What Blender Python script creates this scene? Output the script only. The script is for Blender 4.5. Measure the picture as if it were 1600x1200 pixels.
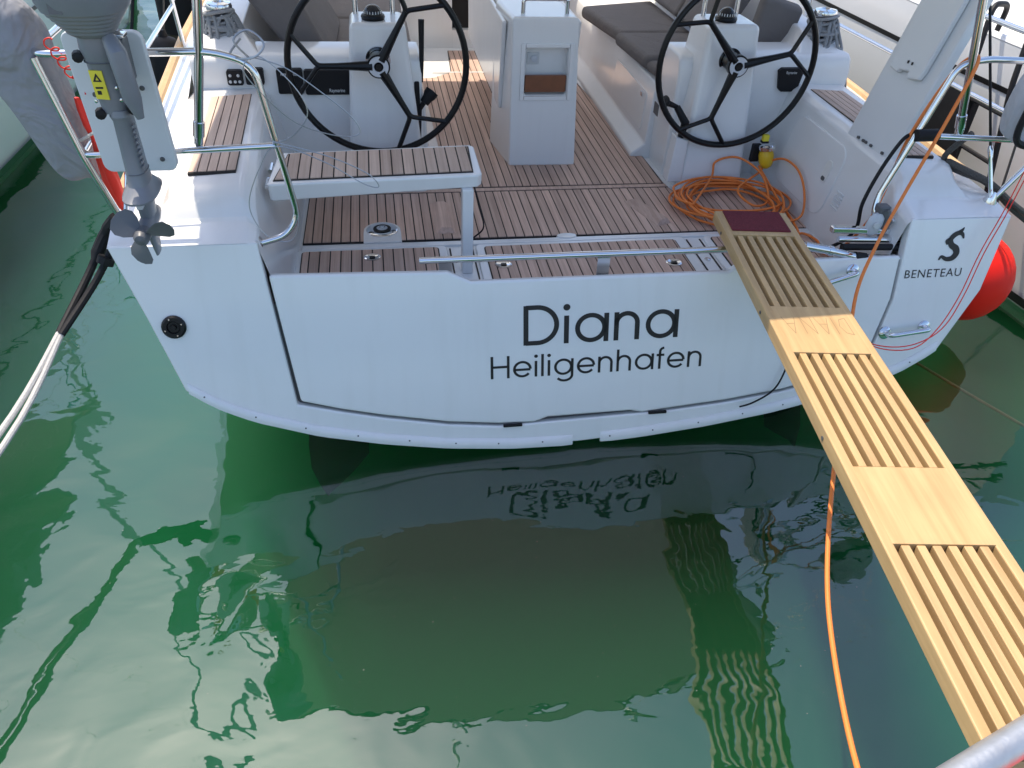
import bpy, bmesh, math, random
from mathutils import Vector, Matrix
random.seed(7)
PI = math.pi
scene = bpy.context.scene
COL = scene.collection
for o in list(bpy.data.objects): bpy.data.objects.remove(o)

# ------------------------------------------------------------------ camera
cam_data = bpy.data.cameras.new('camera'); cam = bpy.data.objects.new('camera', cam_data); COL.objects.link(cam)
cam_data.sensor_width = 36.0; cam_data.lens = 1215.0/1600.0*36.0
cam_data.clip_start = 0.05; cam_data.clip_end = 2000.0
right = Vector((0.98716, -0.15453, 0.04042)); down = Vector((-0.06347, -0.61173, -0.78852)); fwd = Vector((0.14657, 0.77583, -0.61368))
right.normalize(); up = -down
m = Matrix((right, up, -fwd)).transposed().to_4x4(); m.translation = Vector((0, 0, 2.4))
cam.matrix_world = m
scene.camera = cam
scene.render.resolution_x = 1024; scene.render.resolution_y = 768

# ------------------------------------------------------------------ sky and sun
SUN = Vector((-0.24, 0.33, 1.0)).normalized()
el = math.asin(SUN.z); az = math.atan2(SUN.x, SUN.y)
world = bpy.data.worlds.new('World'); scene.world = world; world.use_nodes = True
wn = world.node_tree.nodes; wl = world.node_tree.links
sky = wn.new('ShaderNodeTexSky'); sky.sky_type = 'NISHITA'; sky.sun_disc = False
sky.sun_elevation = el; sky.sun_rotation = az; sky.air_density = 1.0; sky.dust_density = 1.7; sky.ozone_density = 2.0
bg = wn['Background']; bg.inputs['Strength'].default_value = 0.15
wl.new(sky.outputs['Color'], bg.inputs['Color'])
sd = bpy.data.lights.new('sun', 'SUN'); sd.energy = 3.0; sd.angle = math.radians(0.53); sd.color = (1.0, 0.88, 0.72)
so = bpy.data.objects.new('sun', sd); COL.objects.link(so)
scene.cycles.max_bounces = 6; scene.cycles.diffuse_bounces = 3; scene.cycles.glossy_bounces = 4; scene.cycles.volume_bounces = 1; scene.cycles.transparent_max_bounces = 8
so.rotation_euler = SUN.to_track_quat('Z', 'Y').to_euler(); so.location = (0, 10, 30)
vs = scene.view_settings; vs.view_transform = 'Standard'; vs.look = 'None'; vs.exposure = 0.90; vs.gamma = 1.0; vs.use_curve_mapping = False

# ------------------------------------------------------------------ materials
MATS = {}
def newmat(name):
    mt = bpy.data.materials.new(name); mt.use_nodes = True
    nt = mt.node_tree; return mt, nt, nt.nodes, nt.links, nt.nodes['Principled BSDF']
def texco(ns, kind='Object'):
    t = ns.new('ShaderNodeTexCoord'); return t.outputs[kind]
def simple(name, col, rough=0.5, metal=0.0, var=0.06, scale=6.0, bump=0.0, bscale=60.0, coat=0.0, spec=0.5, rvar=0.0):
    mt, nt, ns, ls, b = newmat(name)
    b.inputs['Roughness'].default_value = rough; b.inputs['Metallic'].default_value = metal
    b.inputs['Coat Weight'].default_value = coat; b.inputs['Coat Roughness'].default_value = 0.08
    b.inputs['Specular IOR Level'].default_value = spec
    co = texco(ns)
    nz = ns.new('ShaderNodeTexNoise'); nz.inputs['Scale'].default_value = scale; nz.inputs['Detail'].default_value = 5
    ls.new(co, nz.inputs['Vector'])
    mx = ns.new('ShaderNodeMix'); mx.data_type = 'RGBA'
    mx.inputs['A'].default_value = (*[max(0, c*(1-var)) for c in col], 1); mx.inputs['B'].default_value = (*[min(1, c*(1+var)) for c in col], 1)
    ls.new(nz.outputs['Fac'], mx.inputs['Factor']); ls.new(mx.outputs['Result'], b.inputs['Base Color'])
    if rvar:
        mr = ns.new('ShaderNodeMapRange'); mr.inputs['To Min'].default_value = rough-rvar; mr.inputs['To Max'].default_value = rough+rvar
        ls.new(nz.outputs['Fac'], mr.inputs['Value']); ls.new(mr.outputs['Result'], b.inputs['Roughness'])
    if bump:
        n2 = ns.new('ShaderNodeTexNoise'); n2.inputs['Scale'].default_value = bscale; n2.inputs['Detail'].default_value = 4
        ls.new(co, n2.inputs['Vector'])
        bp = ns.new('ShaderNodeBump'); bp.inputs['Strength'].default_value = bump; bp.inputs['Distance'].default_value = 0.003
        ls.new(n2.outputs['Fac'], bp.inputs['Height']); ls.new(bp.outputs['Normal'], b.inputs['Normal'])
    MATS[name] = mt; return mt
simple('gelcoat', (0.80, 0.80, 0.79), 0.22, var=0.025, scale=1.4, coat=0.35, rvar=0.06)
simple('nonskid', (0.76, 0.75, 0.71), 0.55, var=0.03, scale=3, bump=0.25, bscale=420)
simple('hull_grey', (0.72, 0.74, 0.75), 0.25, var=0.05, scale=0.8, coat=0.3)
simple('hull_pale', (0.74, 0.79, 0.77), 0.25, var=0.06, scale=0.9, coat=0.3)
simple('caulk', (0.016, 0.014, 0.014), 0.7)
simple('steel', (0.72, 0.73, 0.75), 0.10, metal=1.0, var=0.05, rvar=0.05, scale=9)
simple('galvanised', (0.50, 0.51, 0.52), 0.45, metal=0.8, var=0.22, scale=28, bump=0.3, bscale=90)
simple('black_gloss', (0.006, 0.006, 0.007), 0.32, spec=0.3)
simple('black_matt', (0.010, 0.010, 0.012), 0.6, bump=0.2, spec=0.3)
simple('letter_black', (0.012, 0.012, 0.014), 0.4)
simple('letter_white', (0.75, 0.75, 0.75), 0.5)
simple('cushion', (0.165, 0.148, 0.140), 0.9, var=0.14, scale=5, bump=0.5, bscale=900)
simple('canvas_grey', (0.30, 0.305, 0.33), 0.85, var=0.18, scale=7, bump=0.5, bscale=500)
simple('canvas_light', (0.46, 0.47, 0.50), 0.8, var=0.08, scale=7, bump=0.4, bscale=500)
def folds(name, sc, dist):
    mt = MATS[name]; ns = mt.node_tree.nodes; ls = mt.node_tree.links; b = ns['Principled BSDF']
    n = ns.new('ShaderNodeTexNoise'); n.inputs['Scale'].default_value = sc; n.inputs['Detail'].default_value = 2; n.inputs['Distortion'].default_value = 1.6
    ls.new(texco(ns), n.inputs['Vector']); bp = ns.new('ShaderNodeBump'); bp.inputs['Strength'].default_value = 0.8; bp.inputs['Distance'].default_value = dist
    ls.new(n.outputs['Fac'], bp.inputs['Height']); old = b.inputs['Normal'].links[0].from_socket; ls.new(old, bp.inputs['Normal']); ls.new(bp.outputs['Normal'], b.inputs['Normal'])
folds('canvas_grey', 6.0, 0.05); folds('canvas_light', 7.0, 0.03); folds('cushion', 5.0, 0.012)
simple('canvas_fill_awning', (0.46, 0.45, 0.43), 0.9, var=0.1)
simple('board_white', (0.70, 0.72, 0.73), 0.4, var=0.03)
simple('outboard_grey', (0.19, 0.20, 0.22), 0.38, var=0.1, coat=0.2, scale=12)
simple('outboard_dark', (0.115, 0.12, 0.13), 0.42, var=0.1)
simple('yellow', (0.78, 0.50, 0.02), 0.4)
simple('sticker_yellow', (0.80, 0.68, 0.05), 0.5)
simple('orange', (0.82, 0.22, 0.04), 0.5, var=0.08, scale=20)
simple('red', (0.80, 0.03, 0.015), 0.5, var=0.08)
simple('red_ball', (0.92, 0.018, 0.008), 0.5, var=0.06, spec=0.25, bump=0.15, bscale=40)
simple('blue_paint', (0.05, 0.2, 0.5), 0.4)
simple('rope_white', (0.55, 0.53, 0.50), 0.85, var=0.25, scale=120, bump=1.0, bscale=260)
simple('rope_grey', (0.28, 0.29, 0.30), 0.85, var=0.4, scale=140, bump=1.0, bscale=260)
simple('rope_dark', (0.085, 0.08, 0.075), 0.9, var=0.6, scale=160, bump=1.0, bscale=260)
simple('rope_green', (0.42, 0.50, 0.22), 0.8, var=0.3, scale=60)
simple('wire', (0.45, 0.45, 0.46), 0.35, metal=0.7)
simple('light_plastic', (0.55, 0.57, 0.60), 0.35)
simple('toe_wood', (0.55, 0.36, 0.18), 0.5, var=0.15, scale=20)
simple('inside_dark', (0.012, 0.011, 0.011), 0.8)
simple('antifoul', (0.010, 0.011, 0.013), 0.7)
simple('concrete', (0.33, 0.32, 0.30), 0.85, var=0.2, scale=9, bump=0.5, bscale=80)
simple('seam_grey', (0.10, 0.10, 0.10), 0.6)
simple('socket_grey', (0.60, 0.61, 0.61), 0.4)
simple('glass_dark', (0.02, 0.022, 0.026), 0.06)
simple('ink', (0.30, 0.20, 0.10), 0.7)
simple('mahogany', (0.20, 0.075, 0.035), 0.4, var=0.3, scale=18)
simple('flag_green', (0.02, 0.12, 0.05), 0.7)
simple('seabed', (0.03, 0.05, 0.03), 0.9)

simple('canvas_taupe', (0.15, 0.14, 0.13), 0.9, var=0.1)
mt = MATS['gelcoat']; ns = mt.node_tree.nodes; ls = mt.node_tree.links; b = ns['Principled BSDF']
mp = ns.new('ShaderNodeMapping'); mp.inputs['Scale'].default_value = (16, 5, 1.1); ls.new(texco(ns), mp.inputs['Vector'])
n = ns.new('ShaderNodeTexNoise'); n.inputs['Scale'].default_value = 1.0; n.inputs['Detail'].default_value = 6; ls.new(mp.outputs[0], n.inputs['Vector'])
n2 = ns.new('ShaderNodeTexNoise'); n2.inputs['Scale'].default_value = 2.3; n2.inputs['Detail'].default_value = 8; n2.inputs['Roughness'].default_value = 0.7; ls.new(texco(ns), n2.inputs['Vector'])
r1 = ns.new('ShaderNodeMapRange'); r1.inputs['From Min'].default_value = 0.52; r1.inputs['From Max'].default_value = 0.80; r1.inputs['To Max'].default_value = 0.15; ls.new(n.outputs['Fac'], r1.inputs['Value'])
r2 = ns.new('ShaderNodeMapRange'); r2.inputs['From Min'].default_value = 0.55; r2.inputs['From Max'].default_value = 0.85; r2.inputs['To Max'].default_value = 0.2; ls.new(n2.outputs['Fac'], r2.inputs['Value'])
mxm = ns.new('ShaderNodeMath'); mxm.operation = 'MAXIMUM'; ls.new(r1.outputs[0], mxm.inputs[0]); ls.new(r2.outputs[0], mxm.inputs[1])
mixg = ns.new('ShaderNodeMix'); mixg.data_type = 'RGBA'; old = b.inputs['Base Color'].links[0].from_socket; ls.new(old, mixg.inputs['A']); mixg.inputs['B'].default_value = (0.60, 0.585, 0.54, 1)
ls.new(mxm.outputs[0], mixg.inputs['Factor']); ls.new(mixg.outputs['Result'], b.inputs['Base Color'])
# awning cloth lets part of the daylight through
for nm, tc, fac in (('canvas_fill_awning', (0.84, 0.84, 0.82, 1), 0.78), ('canvas_taupe', (0.60, 0.60, 0.60, 1), 0.56)):
    mt = MATS[nm]; ns = mt.node_tree.nodes; ls = mt.node_tree.links
    tl = ns.new('ShaderNodeBsdfTranslucent'); tl.inputs['Color'].default_value = tc
    mxs = ns.new('ShaderNodeMixShader'); mxs.inputs[0].default_value = fac
    ls.new(ns['Principled BSDF'].outputs[0], mxs.inputs[1]); ls.new(tl.outputs[0], mxs.inputs[2]); ls.new(mxs.outputs[0], ns['Material Output'].inputs['Surface'])

def wood(name, c1, c2, axis, stretch, rough, seedvar=0.18, fine=240.0, spots=0.0):
    mt, nt, ns, ls, b = newmat(name)
    co = texco(ns); mp = ns.new('ShaderNodeMapping'); ls.new(co, mp.inputs['Vector'])
    sc = [stretch]*3; sc[axis] = 1.0; mp.inputs['Scale'].default_value = sc
    oi = ns.new('ShaderNodeObjectInfo')
    ad = ns.new('ShaderNodeVectorMath'); ad.operation = 'ADD'; ls.new(mp.outputs['Vector'], ad.inputs[0])
    cb = ns.new('ShaderNodeCombineXYZ'); mu = ns.new('ShaderNodeMath'); mu.operation = 'MULTIPLY'; mu.inputs[1].default_value = 57.0
    ls.new(oi.outputs['Random'], mu.inputs[0])
    for i in range(3): ls.new(mu.outputs[0], cb.inputs[i])
    ls.new(cb.outputs[0], ad.inputs[1])
    n1 = ns.new('ShaderNodeTexNoise'); n1.inputs['Scale'].default_value = 1.6; n1.inputs['Detail'].default_value = 7; n1.inputs['Roughness'].default_value = 0.62
    ls.new(ad.outputs[0], n1.inputs['Vector'])
    cr = ns.new('ShaderNodeValToRGB'); cr.color_ramp.elements[0].position = 0.32; cr.color_ramp.elements[1].position = 0.68
    cr.color_ramp.elements[0].color = (*c1, 1); cr.color_ramp.elements[1].color = (*c2, 1)
    ls.new(n1.outputs['Fac'], cr.inputs['Fac'])
    n3 = ns.new('ShaderNodeTexNoise'); n3.inputs['Scale'].default_value = 5.0; n3.inputs['Detail'].default_value = 3; ls.new(co, n3.inputs['Vector'])
    a1 = ns.new('ShaderNodeMapRange'); a1.inputs['To Min'].default_value = 1-seedvar; a1.inputs['To Max'].default_value = 1+seedvar; ls.new(oi.outputs['Random'], a1.inputs['Value'])
    a2 = ns.new('ShaderNodeMapRange'); a2.inputs['To Min'].default_value = 0.86; a2.inputs['To Max'].default_value = 1.14; ls.new(n3.outputs['Fac'], a2.inputs['Value'])
    mm = ns.new('ShaderNodeMath'); mm.operation = 'MULTIPLY'; ls.new(a1.outputs[0], mm.inputs[0]); ls.new(a2.outputs[0], mm.inputs[1])
    vm = ns.new('ShaderNodeVectorMath'); vm.operation = 'SCALE'; ls.new(cr.outputs['Color'], vm.inputs[0]); ls.new(mm.outputs[0], vm.inputs['Scale'])
    ls.new(vm.outputs[0], b.inputs['Base Color'])
    b.inputs['Roughness'].default_value = rough
    bp = ns.new('ShaderNodeBump'); bp.inputs['Strength'].default_value = 0.25; bp.inputs['Distance'].default_value = 0.002
    ls.new(n1.outputs['Fac'], bp.inputs['Height']); ls.new(bp.outputs['Normal'], b.inputs['Normal'])
    MATS[name] = mt
wood('teak', (0.45, 0.30, 0.235), (0.64, 0.455, 0.365), 1, 40.0, 0.62, 0.17)
wood('teak_seat', (0.47, 0.335, 0.26), (0.62, 0.47, 0.375), 1, 40.0, 0.65, 0.13)
wood('pine', (0.43, 0.268, 0.115), (0.55, 0.368, 0.172), 1, 22.0, 0.48, 0.12)

mt, nt, ns, ls, b = newmat('carpet')
nz = ns.new('ShaderNodeTexNoise'); nz.inputs['Scale'].default_value = 380; nz.inputs['Detail'].default_value = 3; ls.new(texco(ns), nz.inputs['Vector'])
cr = ns.new('ShaderNodeValToRGB'); cr.color_ramp.elements[0].color = (0.06, 0.006, 0.012, 1); cr.color_ramp.elements[1].color = (0.24, 0.026, 0.042, 1)
cr.color_ramp.elements[0].position = 0.35; cr.color_ramp.elements[1].position = 0.65
ls.new(nz.outputs['Fac'], cr.inputs['Fac']); ls.new(cr.outputs['Color'], b.inputs['Base Color']); b.inputs['Roughness'].default_value = 0.95
bp = ns.new('ShaderNodeBump'); bp.inputs['Strength'].default_value = 1.0; bp.inputs['Distance'].default_value = 0.004; ls.new(nz.outputs['Fac'], bp.inputs['Height']); ls.new(bp.outputs['Normal'], b.inputs['Normal'])
MATS['carpet'] = mt

# water: clear dielectric skin over turbid green volume
mt = bpy.data.materials.new('water'); mt.use_nodes = True; nt = mt.node_tree; ns = nt.nodes; ls = nt.links
for n in list(ns): ns.remove(n)
out = ns.new('ShaderNodeOutputMaterial')
co = ns.new('ShaderNodeTexCoord').outputs['Object']
def wnoise(scale, detail, sx=1.0, sy=1.0, dist=0.0):
    mp = ns.new('ShaderNodeMapping'); mp.inputs['Scale'].default_value = (sx, sy, 1); ls.new(co, mp.inputs['Vector'])
    n = ns.new('ShaderNodeTexNoise'); n.inputs['Scale'].default_value = scale; n.inputs['Detail'].default_value = detail; n.inputs['Distortion'].default_value = dist
    ls.new(mp.outputs['Vector'], n.inputs['Vector']); return n.outputs['Fac']
def mul(a, k):
    x = ns.new('ShaderNodeMath'); x.operation = 'MULTIPLY'; ls.new(a, x.inputs[0]); x.inputs[1].default_value = k; return x.outputs[0]
def add(a, c):
    x = ns.new('ShaderNodeMath'); x.operation = 'ADD'; ls.new(a, x.inputs[0]); ls.new(c, x.inputs[1]); return x.outputs[0]
h = add(add(mul(wnoise(1.15, 1.0, 1.0, 1.0, 0.6), 0.030), mul(wnoise(3.4, 1.5, 1.0, 1.3, 0.8), 0.0042)), mul(wnoise(11.0, 2.0, 1.0, 1.5, 0.3), 0.0004))
bp = ns.new('ShaderNodeBump'); bp.inputs['Strength'].default_value = 1.0; bp.inputs['Distance'].default_value = 1.0; ls.new(h, bp.inputs['Height'])
fr = ns.new('ShaderNodeFresnel'); fr.inputs['IOR'].default_value = 2.1; ls.new(bp.outputs['Normal'], fr.inputs['Normal'])
gl = ns.new('ShaderNodeBsdfGlossy'); gl.inputs['Roughness'].default_value = 0.0; ls.new(bp.outputs['Normal'], gl.inputs['Normal'])
tr = ns.new('ShaderNodeBsdfTransparent')
ms = ns.new('ShaderNodeMixShader'); ls.new(fr.outputs[0], ms.inputs[0]); ls.new(tr.outputs[0], ms.inputs[1]); ls.new(gl.outputs[0], ms.inputs[2])
ls.new(ms.outputs[0], out.inputs['Surface'])
va = ns.new('ShaderNodeVolumeAbsorption'); va.inputs['Color'].default_value = (0.03, 0.76, 0.48, 1); va.inputs['Density'].default_value = 0.85
vsn = ns.new('ShaderNodeVolumeScatter'); vsn.inputs['Color'].default_value = (0.11, 0.62, 0.32, 1); vsn.inputs['Density'].default_value = 0.43; vsn.inputs['Anisotropy'].default_value = 0.0
av = ns.new('ShaderNodeAddShader'); ls.new(va.outputs[0], av.inputs[0]); ls.new(vsn.outputs[0], av.inputs[1]); ls.new(av.outputs[0], out.inputs['Volume'])
MATS['water'] = mt

# ------------------------------------------------------------------ helpers
class MB:
    def __init__(s): s.v = []; s.f = []
    def add(s, vs, fs):
        n = len(s.v); s.v += [tuple(p) for p in vs]; s.f += [tuple(i+n for i in f) for f in fs]; return s
    def box(s, c, d, rot=None):
        x, y, z = d[0]/2, d[1]/2, d[2]/2
        vs = [Vector(p) for p in ((-x,-y,-z),(x,-y,-z),(x,y,-z),(-x,y,-z),(-x,-y,z),(x,-y,z),(x,y,z),(-x,y,z))]
        if rot is not None: vs = [rot @ p for p in vs]
        return s.add([p+Vector(c) for p in vs], [(3,2,1,0),(4,5,6,7),(0,1,5,4),(1,2,6,5),(2,3,7,6),(3,0,4,7)])
    def prism(s, pts, fn0, fn1):
        """polygon of 2-D points mapped to two 3-D caps"""
        n = len(pts); a = [fn0(*p) for p in pts]; b2 = [fn1(*p) for p in pts]
        return s.add(a+b2, [tuple(range(n))[::-1], tuple(range(n, 2*n))] + [(i, (i+1) % n, n+(i+1) % n, n+i) for i in range(n)])
    def tube(s, pts, r, seg=10, closed=False, cap=True):
        pts = [Vector(p) for p in pts]; n = len(pts)
        rr = r if isinstance(r, (list, tuple)) else [r]*n
        T = []
        for i in range(n):
            if closed: t = pts[(i+1) % n]-pts[i-1]
            else: t = pts[min(i+1, n-1)]-pts[max(i-1, 0)]
            T.append(t.normalized() if t.length > 1e-9 else Vector((0, 0, 1)))
        ref = Vector((0, 0, 1)) if abs(T[0].z) < 0.9 else Vector((1, 0, 0))
        u = T[0].cross(ref).normalized(); vs = []
        for i in range(n):
            u = (u - T[i]*u.dot(T[i]))
            u = u.normalized() if u.length > 1e-6 else T[i].orthogonal().normalized()
            w = T[i].cross(u)
            for k in range(seg):
                a = 2*PI*k/seg; vs.append(pts[i]+(u*math.cos(a)+w*math.sin(a))*rr[i])
        fs = []
        for i in range(n if closed else n-1):
            j = (i+1) % n
            for k in range(seg):
                k2 = (k+1) % seg; fs.append((i*seg+k, i*seg+k2, j*seg+k2, j*seg+k))
        if cap and not closed: fs += [tuple(range(seg))[::-1], tuple(range((n-1)*seg, n*seg))]
        return s.add(vs, fs)
    def lathe(s, prof, origin, axis=(0, 0, 1), seg=24, sx=1.0, sy=1.0):
        ax = Vector(axis).normalized(); u = ax.orthogonal().normalized(); w = ax.cross(u); o = Vector(origin); vs = []
        if abs(ax.z) > 0.99: u = Vector((1, 0, 0)); w = Vector((0, 1, 0))
        for r, h in prof:
            for k in range(seg):
                a = 2*PI*k/seg; vs.append(o+ax*h+u*(r*sx*math.cos(a))+w*(r*sy*math.sin(a)))
        n = len(prof); fs = []
        for i in range(n-1):
            for k in range(seg):
                k2 = (k+1) % seg; fs.append((i*seg+k, i*seg+k2, (i+1)*seg+k2, (i+1)*seg+k))
        fs += [tuple(range(seg))[::-1], tuple(range((n-1)*seg, n*seg))]
        return s.add(vs, fs)
    def loft(s, secs, closed=False, caps=False):
        n = len(secs[0]); vs = [p for sec in secs for p in sec]; fs = []
        for i in range(len(secs)-1):
            for k in range(n if closed else n-1):
                k2 = (k+1) % n; fs.append((i*n+k, i*n+k2, (i+1)*n+k2, (i+1)*n+k))
        if caps: fs += [tuple(range(n))[::-1], tuple(range((len(secs)-1)*n, len(secs)*n))]
        return s.add(vs, fs)
    def mesh(s, name):
        me = bpy.data.meshes.new(name); me.from_pydata(s.v, [], s.f); me.validate()
        bm = bmesh.new(); bm.from_mesh(me); bmesh.ops.recalc_face_normals(bm, faces=bm.faces); bm.to_mesh(me); bm.free()
        return me
    def build(s, name, mat, parent=None, smooth=True, bevel=0.0, seg=2, ang=35):
        me = s.mesh(name)
        me.materials.append(MATS[mat])
        if smooth:
            me.polygons.foreach_set('use_smooth', [True]*len(me.polygons)); me.set_sharp_from_angle(angle=math.radians(ang))
        o = bpy.data.objects.new(name, me); COL.objects.link(o)
        if bevel:
            bv = o.modifiers.new('bevel', 'BEVEL'); bv.width = bevel; bv.segments = seg; bv.limit_method = 'ANGLE'; bv.angle_limit = math.radians(30); bv.harden_normals = True
        if parent is not None: attach(o, parent)
        return o
def wloc(o):
    p = Vector(o.location)
    while o.parent is not None:
        o = o.parent; p += o.location
    return p
def attach(o, parent):
    # all builders work in world coordinates; only translations are used on things
    o.parent = parent; o.location = -wloc_root(parent)
def wloc_root(p):
    q = Vector(p.location)
    while p.parent is not None:
        p = p.parent; q += p.location
    return q
def tag(o, label, cat, group=None, kind=None):
    if label: o['label'] = label
    if cat: o['category'] = cat
    if group: o['group'] = group
    if kind: o['kind'] = kind
    return o
def thing(name, label, cat, loc=(0, 0, 0), group=None):
    o = bpy.data.objects.new(name, None); COL.objects.link(o); o.location = loc; o.empty_display_size = 0.1
    return tag(o, label, cat, group)
def catmull(pts, n=8, closed=False):
    pts = [Vector(p) for p in pts]; out = []; N = len(pts)
    rng = range(N if closed else N-1)
    for i in rng:
        if closed: p0, p1, p2, p3 = pts[i-1], pts[i], pts[(i+1) % N], pts[(i+2) % N]
        else: p0, p1, p2, p3 = pts[max(i-1, 0)], pts[i], pts[i+1], pts[min(i+2, N-1)]
        for k in range(n):
            t = k/n
            out.append(0.5*((2*p1)+(-p0+p2)*t+(2*p0-5*p1+4*p2-p3)*t*t+(-p0+3*p1-3*p2+p3)*t**3))
    if not closed: out.append(pts[-1])
    return out
def bent(pts, r, n=6):
    """polyline with rounded corners of radius r"""
    pts = [Vector(p) for p in pts]; out = [pts[0]]
    for i in range(1, len(pts)-1):
        a = (pts[i-1]-pts[i]); c = (pts[i+1]-pts[i]); la, lc = a.length, c.length
        k = min(r, la*0.45, lc*0.45); p = pts[i]+a/la*k; q = pts[i]+c/lc*k
        for j in range(n+1):
            t = j/n; out.append((1-t)**2*p+2*t*(1-t)*pts[i]+t*t*q)
    out.append(pts[-1]); return out
def rrect(x0, x1, y0, y1, r, n=4):
    out = []
    for cx, cy, a0 in ((x1-r, y1-r, 0), (x0+r, y1-r, PI/2), (x0+r, y0+r, PI), (x1-r, y0+r, 1.5*PI)):
        for k in range(n+1):
            a = a0+PI/2*k/n; out.append((cx+r*math.cos(a), cy+r*math.sin(a)))
    return out
def clip(poly, ax, val, keep_greater):
    out = []
    for i in range(len(poly)):
        p, q = poly[i], poly[(i+1) % len(poly)]
        ip = (p[ax] >= val) == keep_greater or p[ax] == val; iq = (q[ax] >= val) == keep_greater or q[ax] == val
        if ip: out.append(p)
        if ip != iq:
            t = (val-p[ax])/(q[ax]-p[ax]); out.append(tuple(p[k]+t*(q[k]-p[k]) for k in range(2)))
    return out
def interp(x, tab):
    if x <= tab[0][0]: return tab[0][1]
    for (a, b1), (c, d) in zip(tab, tab[1:]):
        if x <= c: return b1+(d-b1)*(x-a)/(c-a)
    return tab[-1][1]
RTAB = [(-1.6, 3.30), (-1.049, 2.777), (-0.47, 2.244), (0.26, 1.62), (0.9, 0.93)]
def side(x, s): return x if s < 0 else interp(x, RTAB)       # port x (s<0) or its starboard counterpart
def planks(parent, poly, pitch, gap, z0, z1, mat, x0=None, frame=0.0):
    xs = [p[0] for p in poly]; x = min(xs) if x0 is None else x0
    while x < max(xs)-0.004:
        pl = clip(clip(poly, 0, x+gap/2, True), 0, x+pitch-gap/2, False)
        if len(pl) >= 3:
            MB().prism(pl, lambda a, c: (a, c, z0), lambda a, c: (a, c, z1)).build('plank', mat, parent, smooth=False)
        x += pitch

# ------------------------------------------------------------------ stroke lettering (round geometric sans, cap height 1)
def arc(cx, cy, r, a0, a1, n=22, ry=None):
    ry = r if ry is None else ry
    return [(cx+r*math.cos(math.radians(a0+(a1-a0)*k/n)), cy+ry*math.sin(math.radians(a0+(a1-a0)*k/n))) for k in range(n+1)]
XH = 0.74; RA = XH/2
GL = {
 'D': (0.86, [[(0.06, 0), (0.06, 1)], [(0.06, 0.95), (0.32, 0.95)]+arc(0.32, 0.5, 0.45, 90, -90, 24)[1:]+[(0.06, 0.05)]]),
 'i': (0.20, [[(0.08, 0), (0.08, XH-0.03)], 'dot']),
 'a': (0.86, [arc(0.40, RA, RA-0.05, 0, 360, 34), [(0.76, 0), (0.76, XH-0.01)]]),
 'n': (0.70, [[(0.08, 0), (0.08, XH-0.01)], [(0.08, 0.40)]+arc(0.33, XH-0.30, 0.25, 180, 0, 18)+[(0.58, 0)]]),
 'h': (0.70, [[(0.08, 0), (0.08, 1)], [(0.08, 0.40)]+arc(0.33, XH-0.30, 0.25, 180, 0, 18)+[(0.58, 0)]]),
 'l': (0.20, [[(0.08, 0), (0.08, 1)]]),
 'H': (0.80, [[(0.06, 0), (0.06, 1)], [(0.70, 0), (0.70, 1)], [(0.06, 0.52), (0.70, 0.52)]]),
 'e': (0.80, [[(0.72, RA-0.02), (0.08, RA-0.02)], arc(0.40, RA, RA-0.05, 0, 322, 32)]),
 'g': (0.86, [arc(0.40, RA, RA-0.05, 0, 360, 34), [(0.76, XH-0.01), (0.76, 0.0)]+arc(0.45, -0.02, 0.31, 0, -150, 16, 0.24)]),
 'f': (0.36, [[(0.14, 0), (0.14, 0.76)]+arc(0.30, 0.80, 0.16, 180, 90, 8), [(0.0, XH-0.10), (0.32, XH-0.10)]]),
}
def letters(text, x, y, h, width, weight, fn, name, mat, parent, track=0.06):
    total = sum(GL[c][0]+track for c in text)-track; kx = width/(total*h)
    mb = MB()
    for c in text:
        adv, strokes = GL[c]
        for st in strokes:
            if st == 'dot':
                pts = arc(0.08, 0.92, weight*0.72, 0, 360, 16)[:-1]
                mb.add([fn(x+px*h*kx, y+py*h) for px, py in pts], [tuple(range(len(pts)))]); continue
            n = len(st); L = []; R_ = []
            closed = abs(st[0][0]-st[-1][0])+abs(st[0][1]-st[-1][1]) < 1e-6
            for i in range(n):
                a = st[i-1] if i > 0 else (st[-2] if closed else st[0]); b3 = st[i+1] if i < n-1 else (st[1] if closed else st[-1])
                tx, ty = b3[0]-a[0], b3[1]-a[1]; l = math.hypot(tx, ty) or 1; nx, ny = -ty/l*weight/2, tx/l*weight/2
                L.append((st[i][0]+nx, st[i][1]+ny)); R_.append((st[i][0]-nx, st[i][1]-ny))
            vs = [fn(x+px*h*kx, y+py*h) for px, py in L+R_]
            mb.add(vs, [(i, i+1, n+i+1, n+i) for i in range(n-1)])
        x += (adv+track)*h*kx
    return mb.build(name, mat, parent, smooth=False)
def font_text(text, size, fn, name, mat, parent, align='LEFT', spacing=1.0, xs=1.0):
    cu = bpy.data.curves.new('t', 'FONT'); cu.body = text; cu.size = size; cu.align_x = align; cu.space_character = spacing; cu.resolution_u = 3
    ob = bpy.data.objects.new('t', cu); COL.objects.link(ob)
    dg = bpy.context.evaluated_depsgraph_get(); me = bpy.data.meshes.new_from_object(ob.evaluated_get(dg)); bpy.data.objects.remove(ob)
    vs = [fn(v.co.x*xs, v.co.y) for v in me.vertices]; fs = [tuple(p.vertices) for p in me.polygons]
    mb = MB().add(vs, fs); bpy.data.meshes.remove(me)
    return mb.build(name, mat, parent, smooth=False)

# ================================================================== SETTING
# water body: one closed sheet-topped box
wb = MB()
wb.box((0, 60, -3.0), (600, 600, 6.0))
w = wb.build('water', 'water', smooth=False); w['kind'] = 'structure'
sb = MB().box((0, 60, -3.2), (590, 590, 0.3)).build('seabed', 'seabed', smooth=False); sb['kind'] = 'structure'
pn = MB().box((0, -1.3, 0.60), (16, 2.9, 0.42)).build('pontoon', 'concrete', bevel=0.03); pn['kind'] = 'structure'

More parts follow.
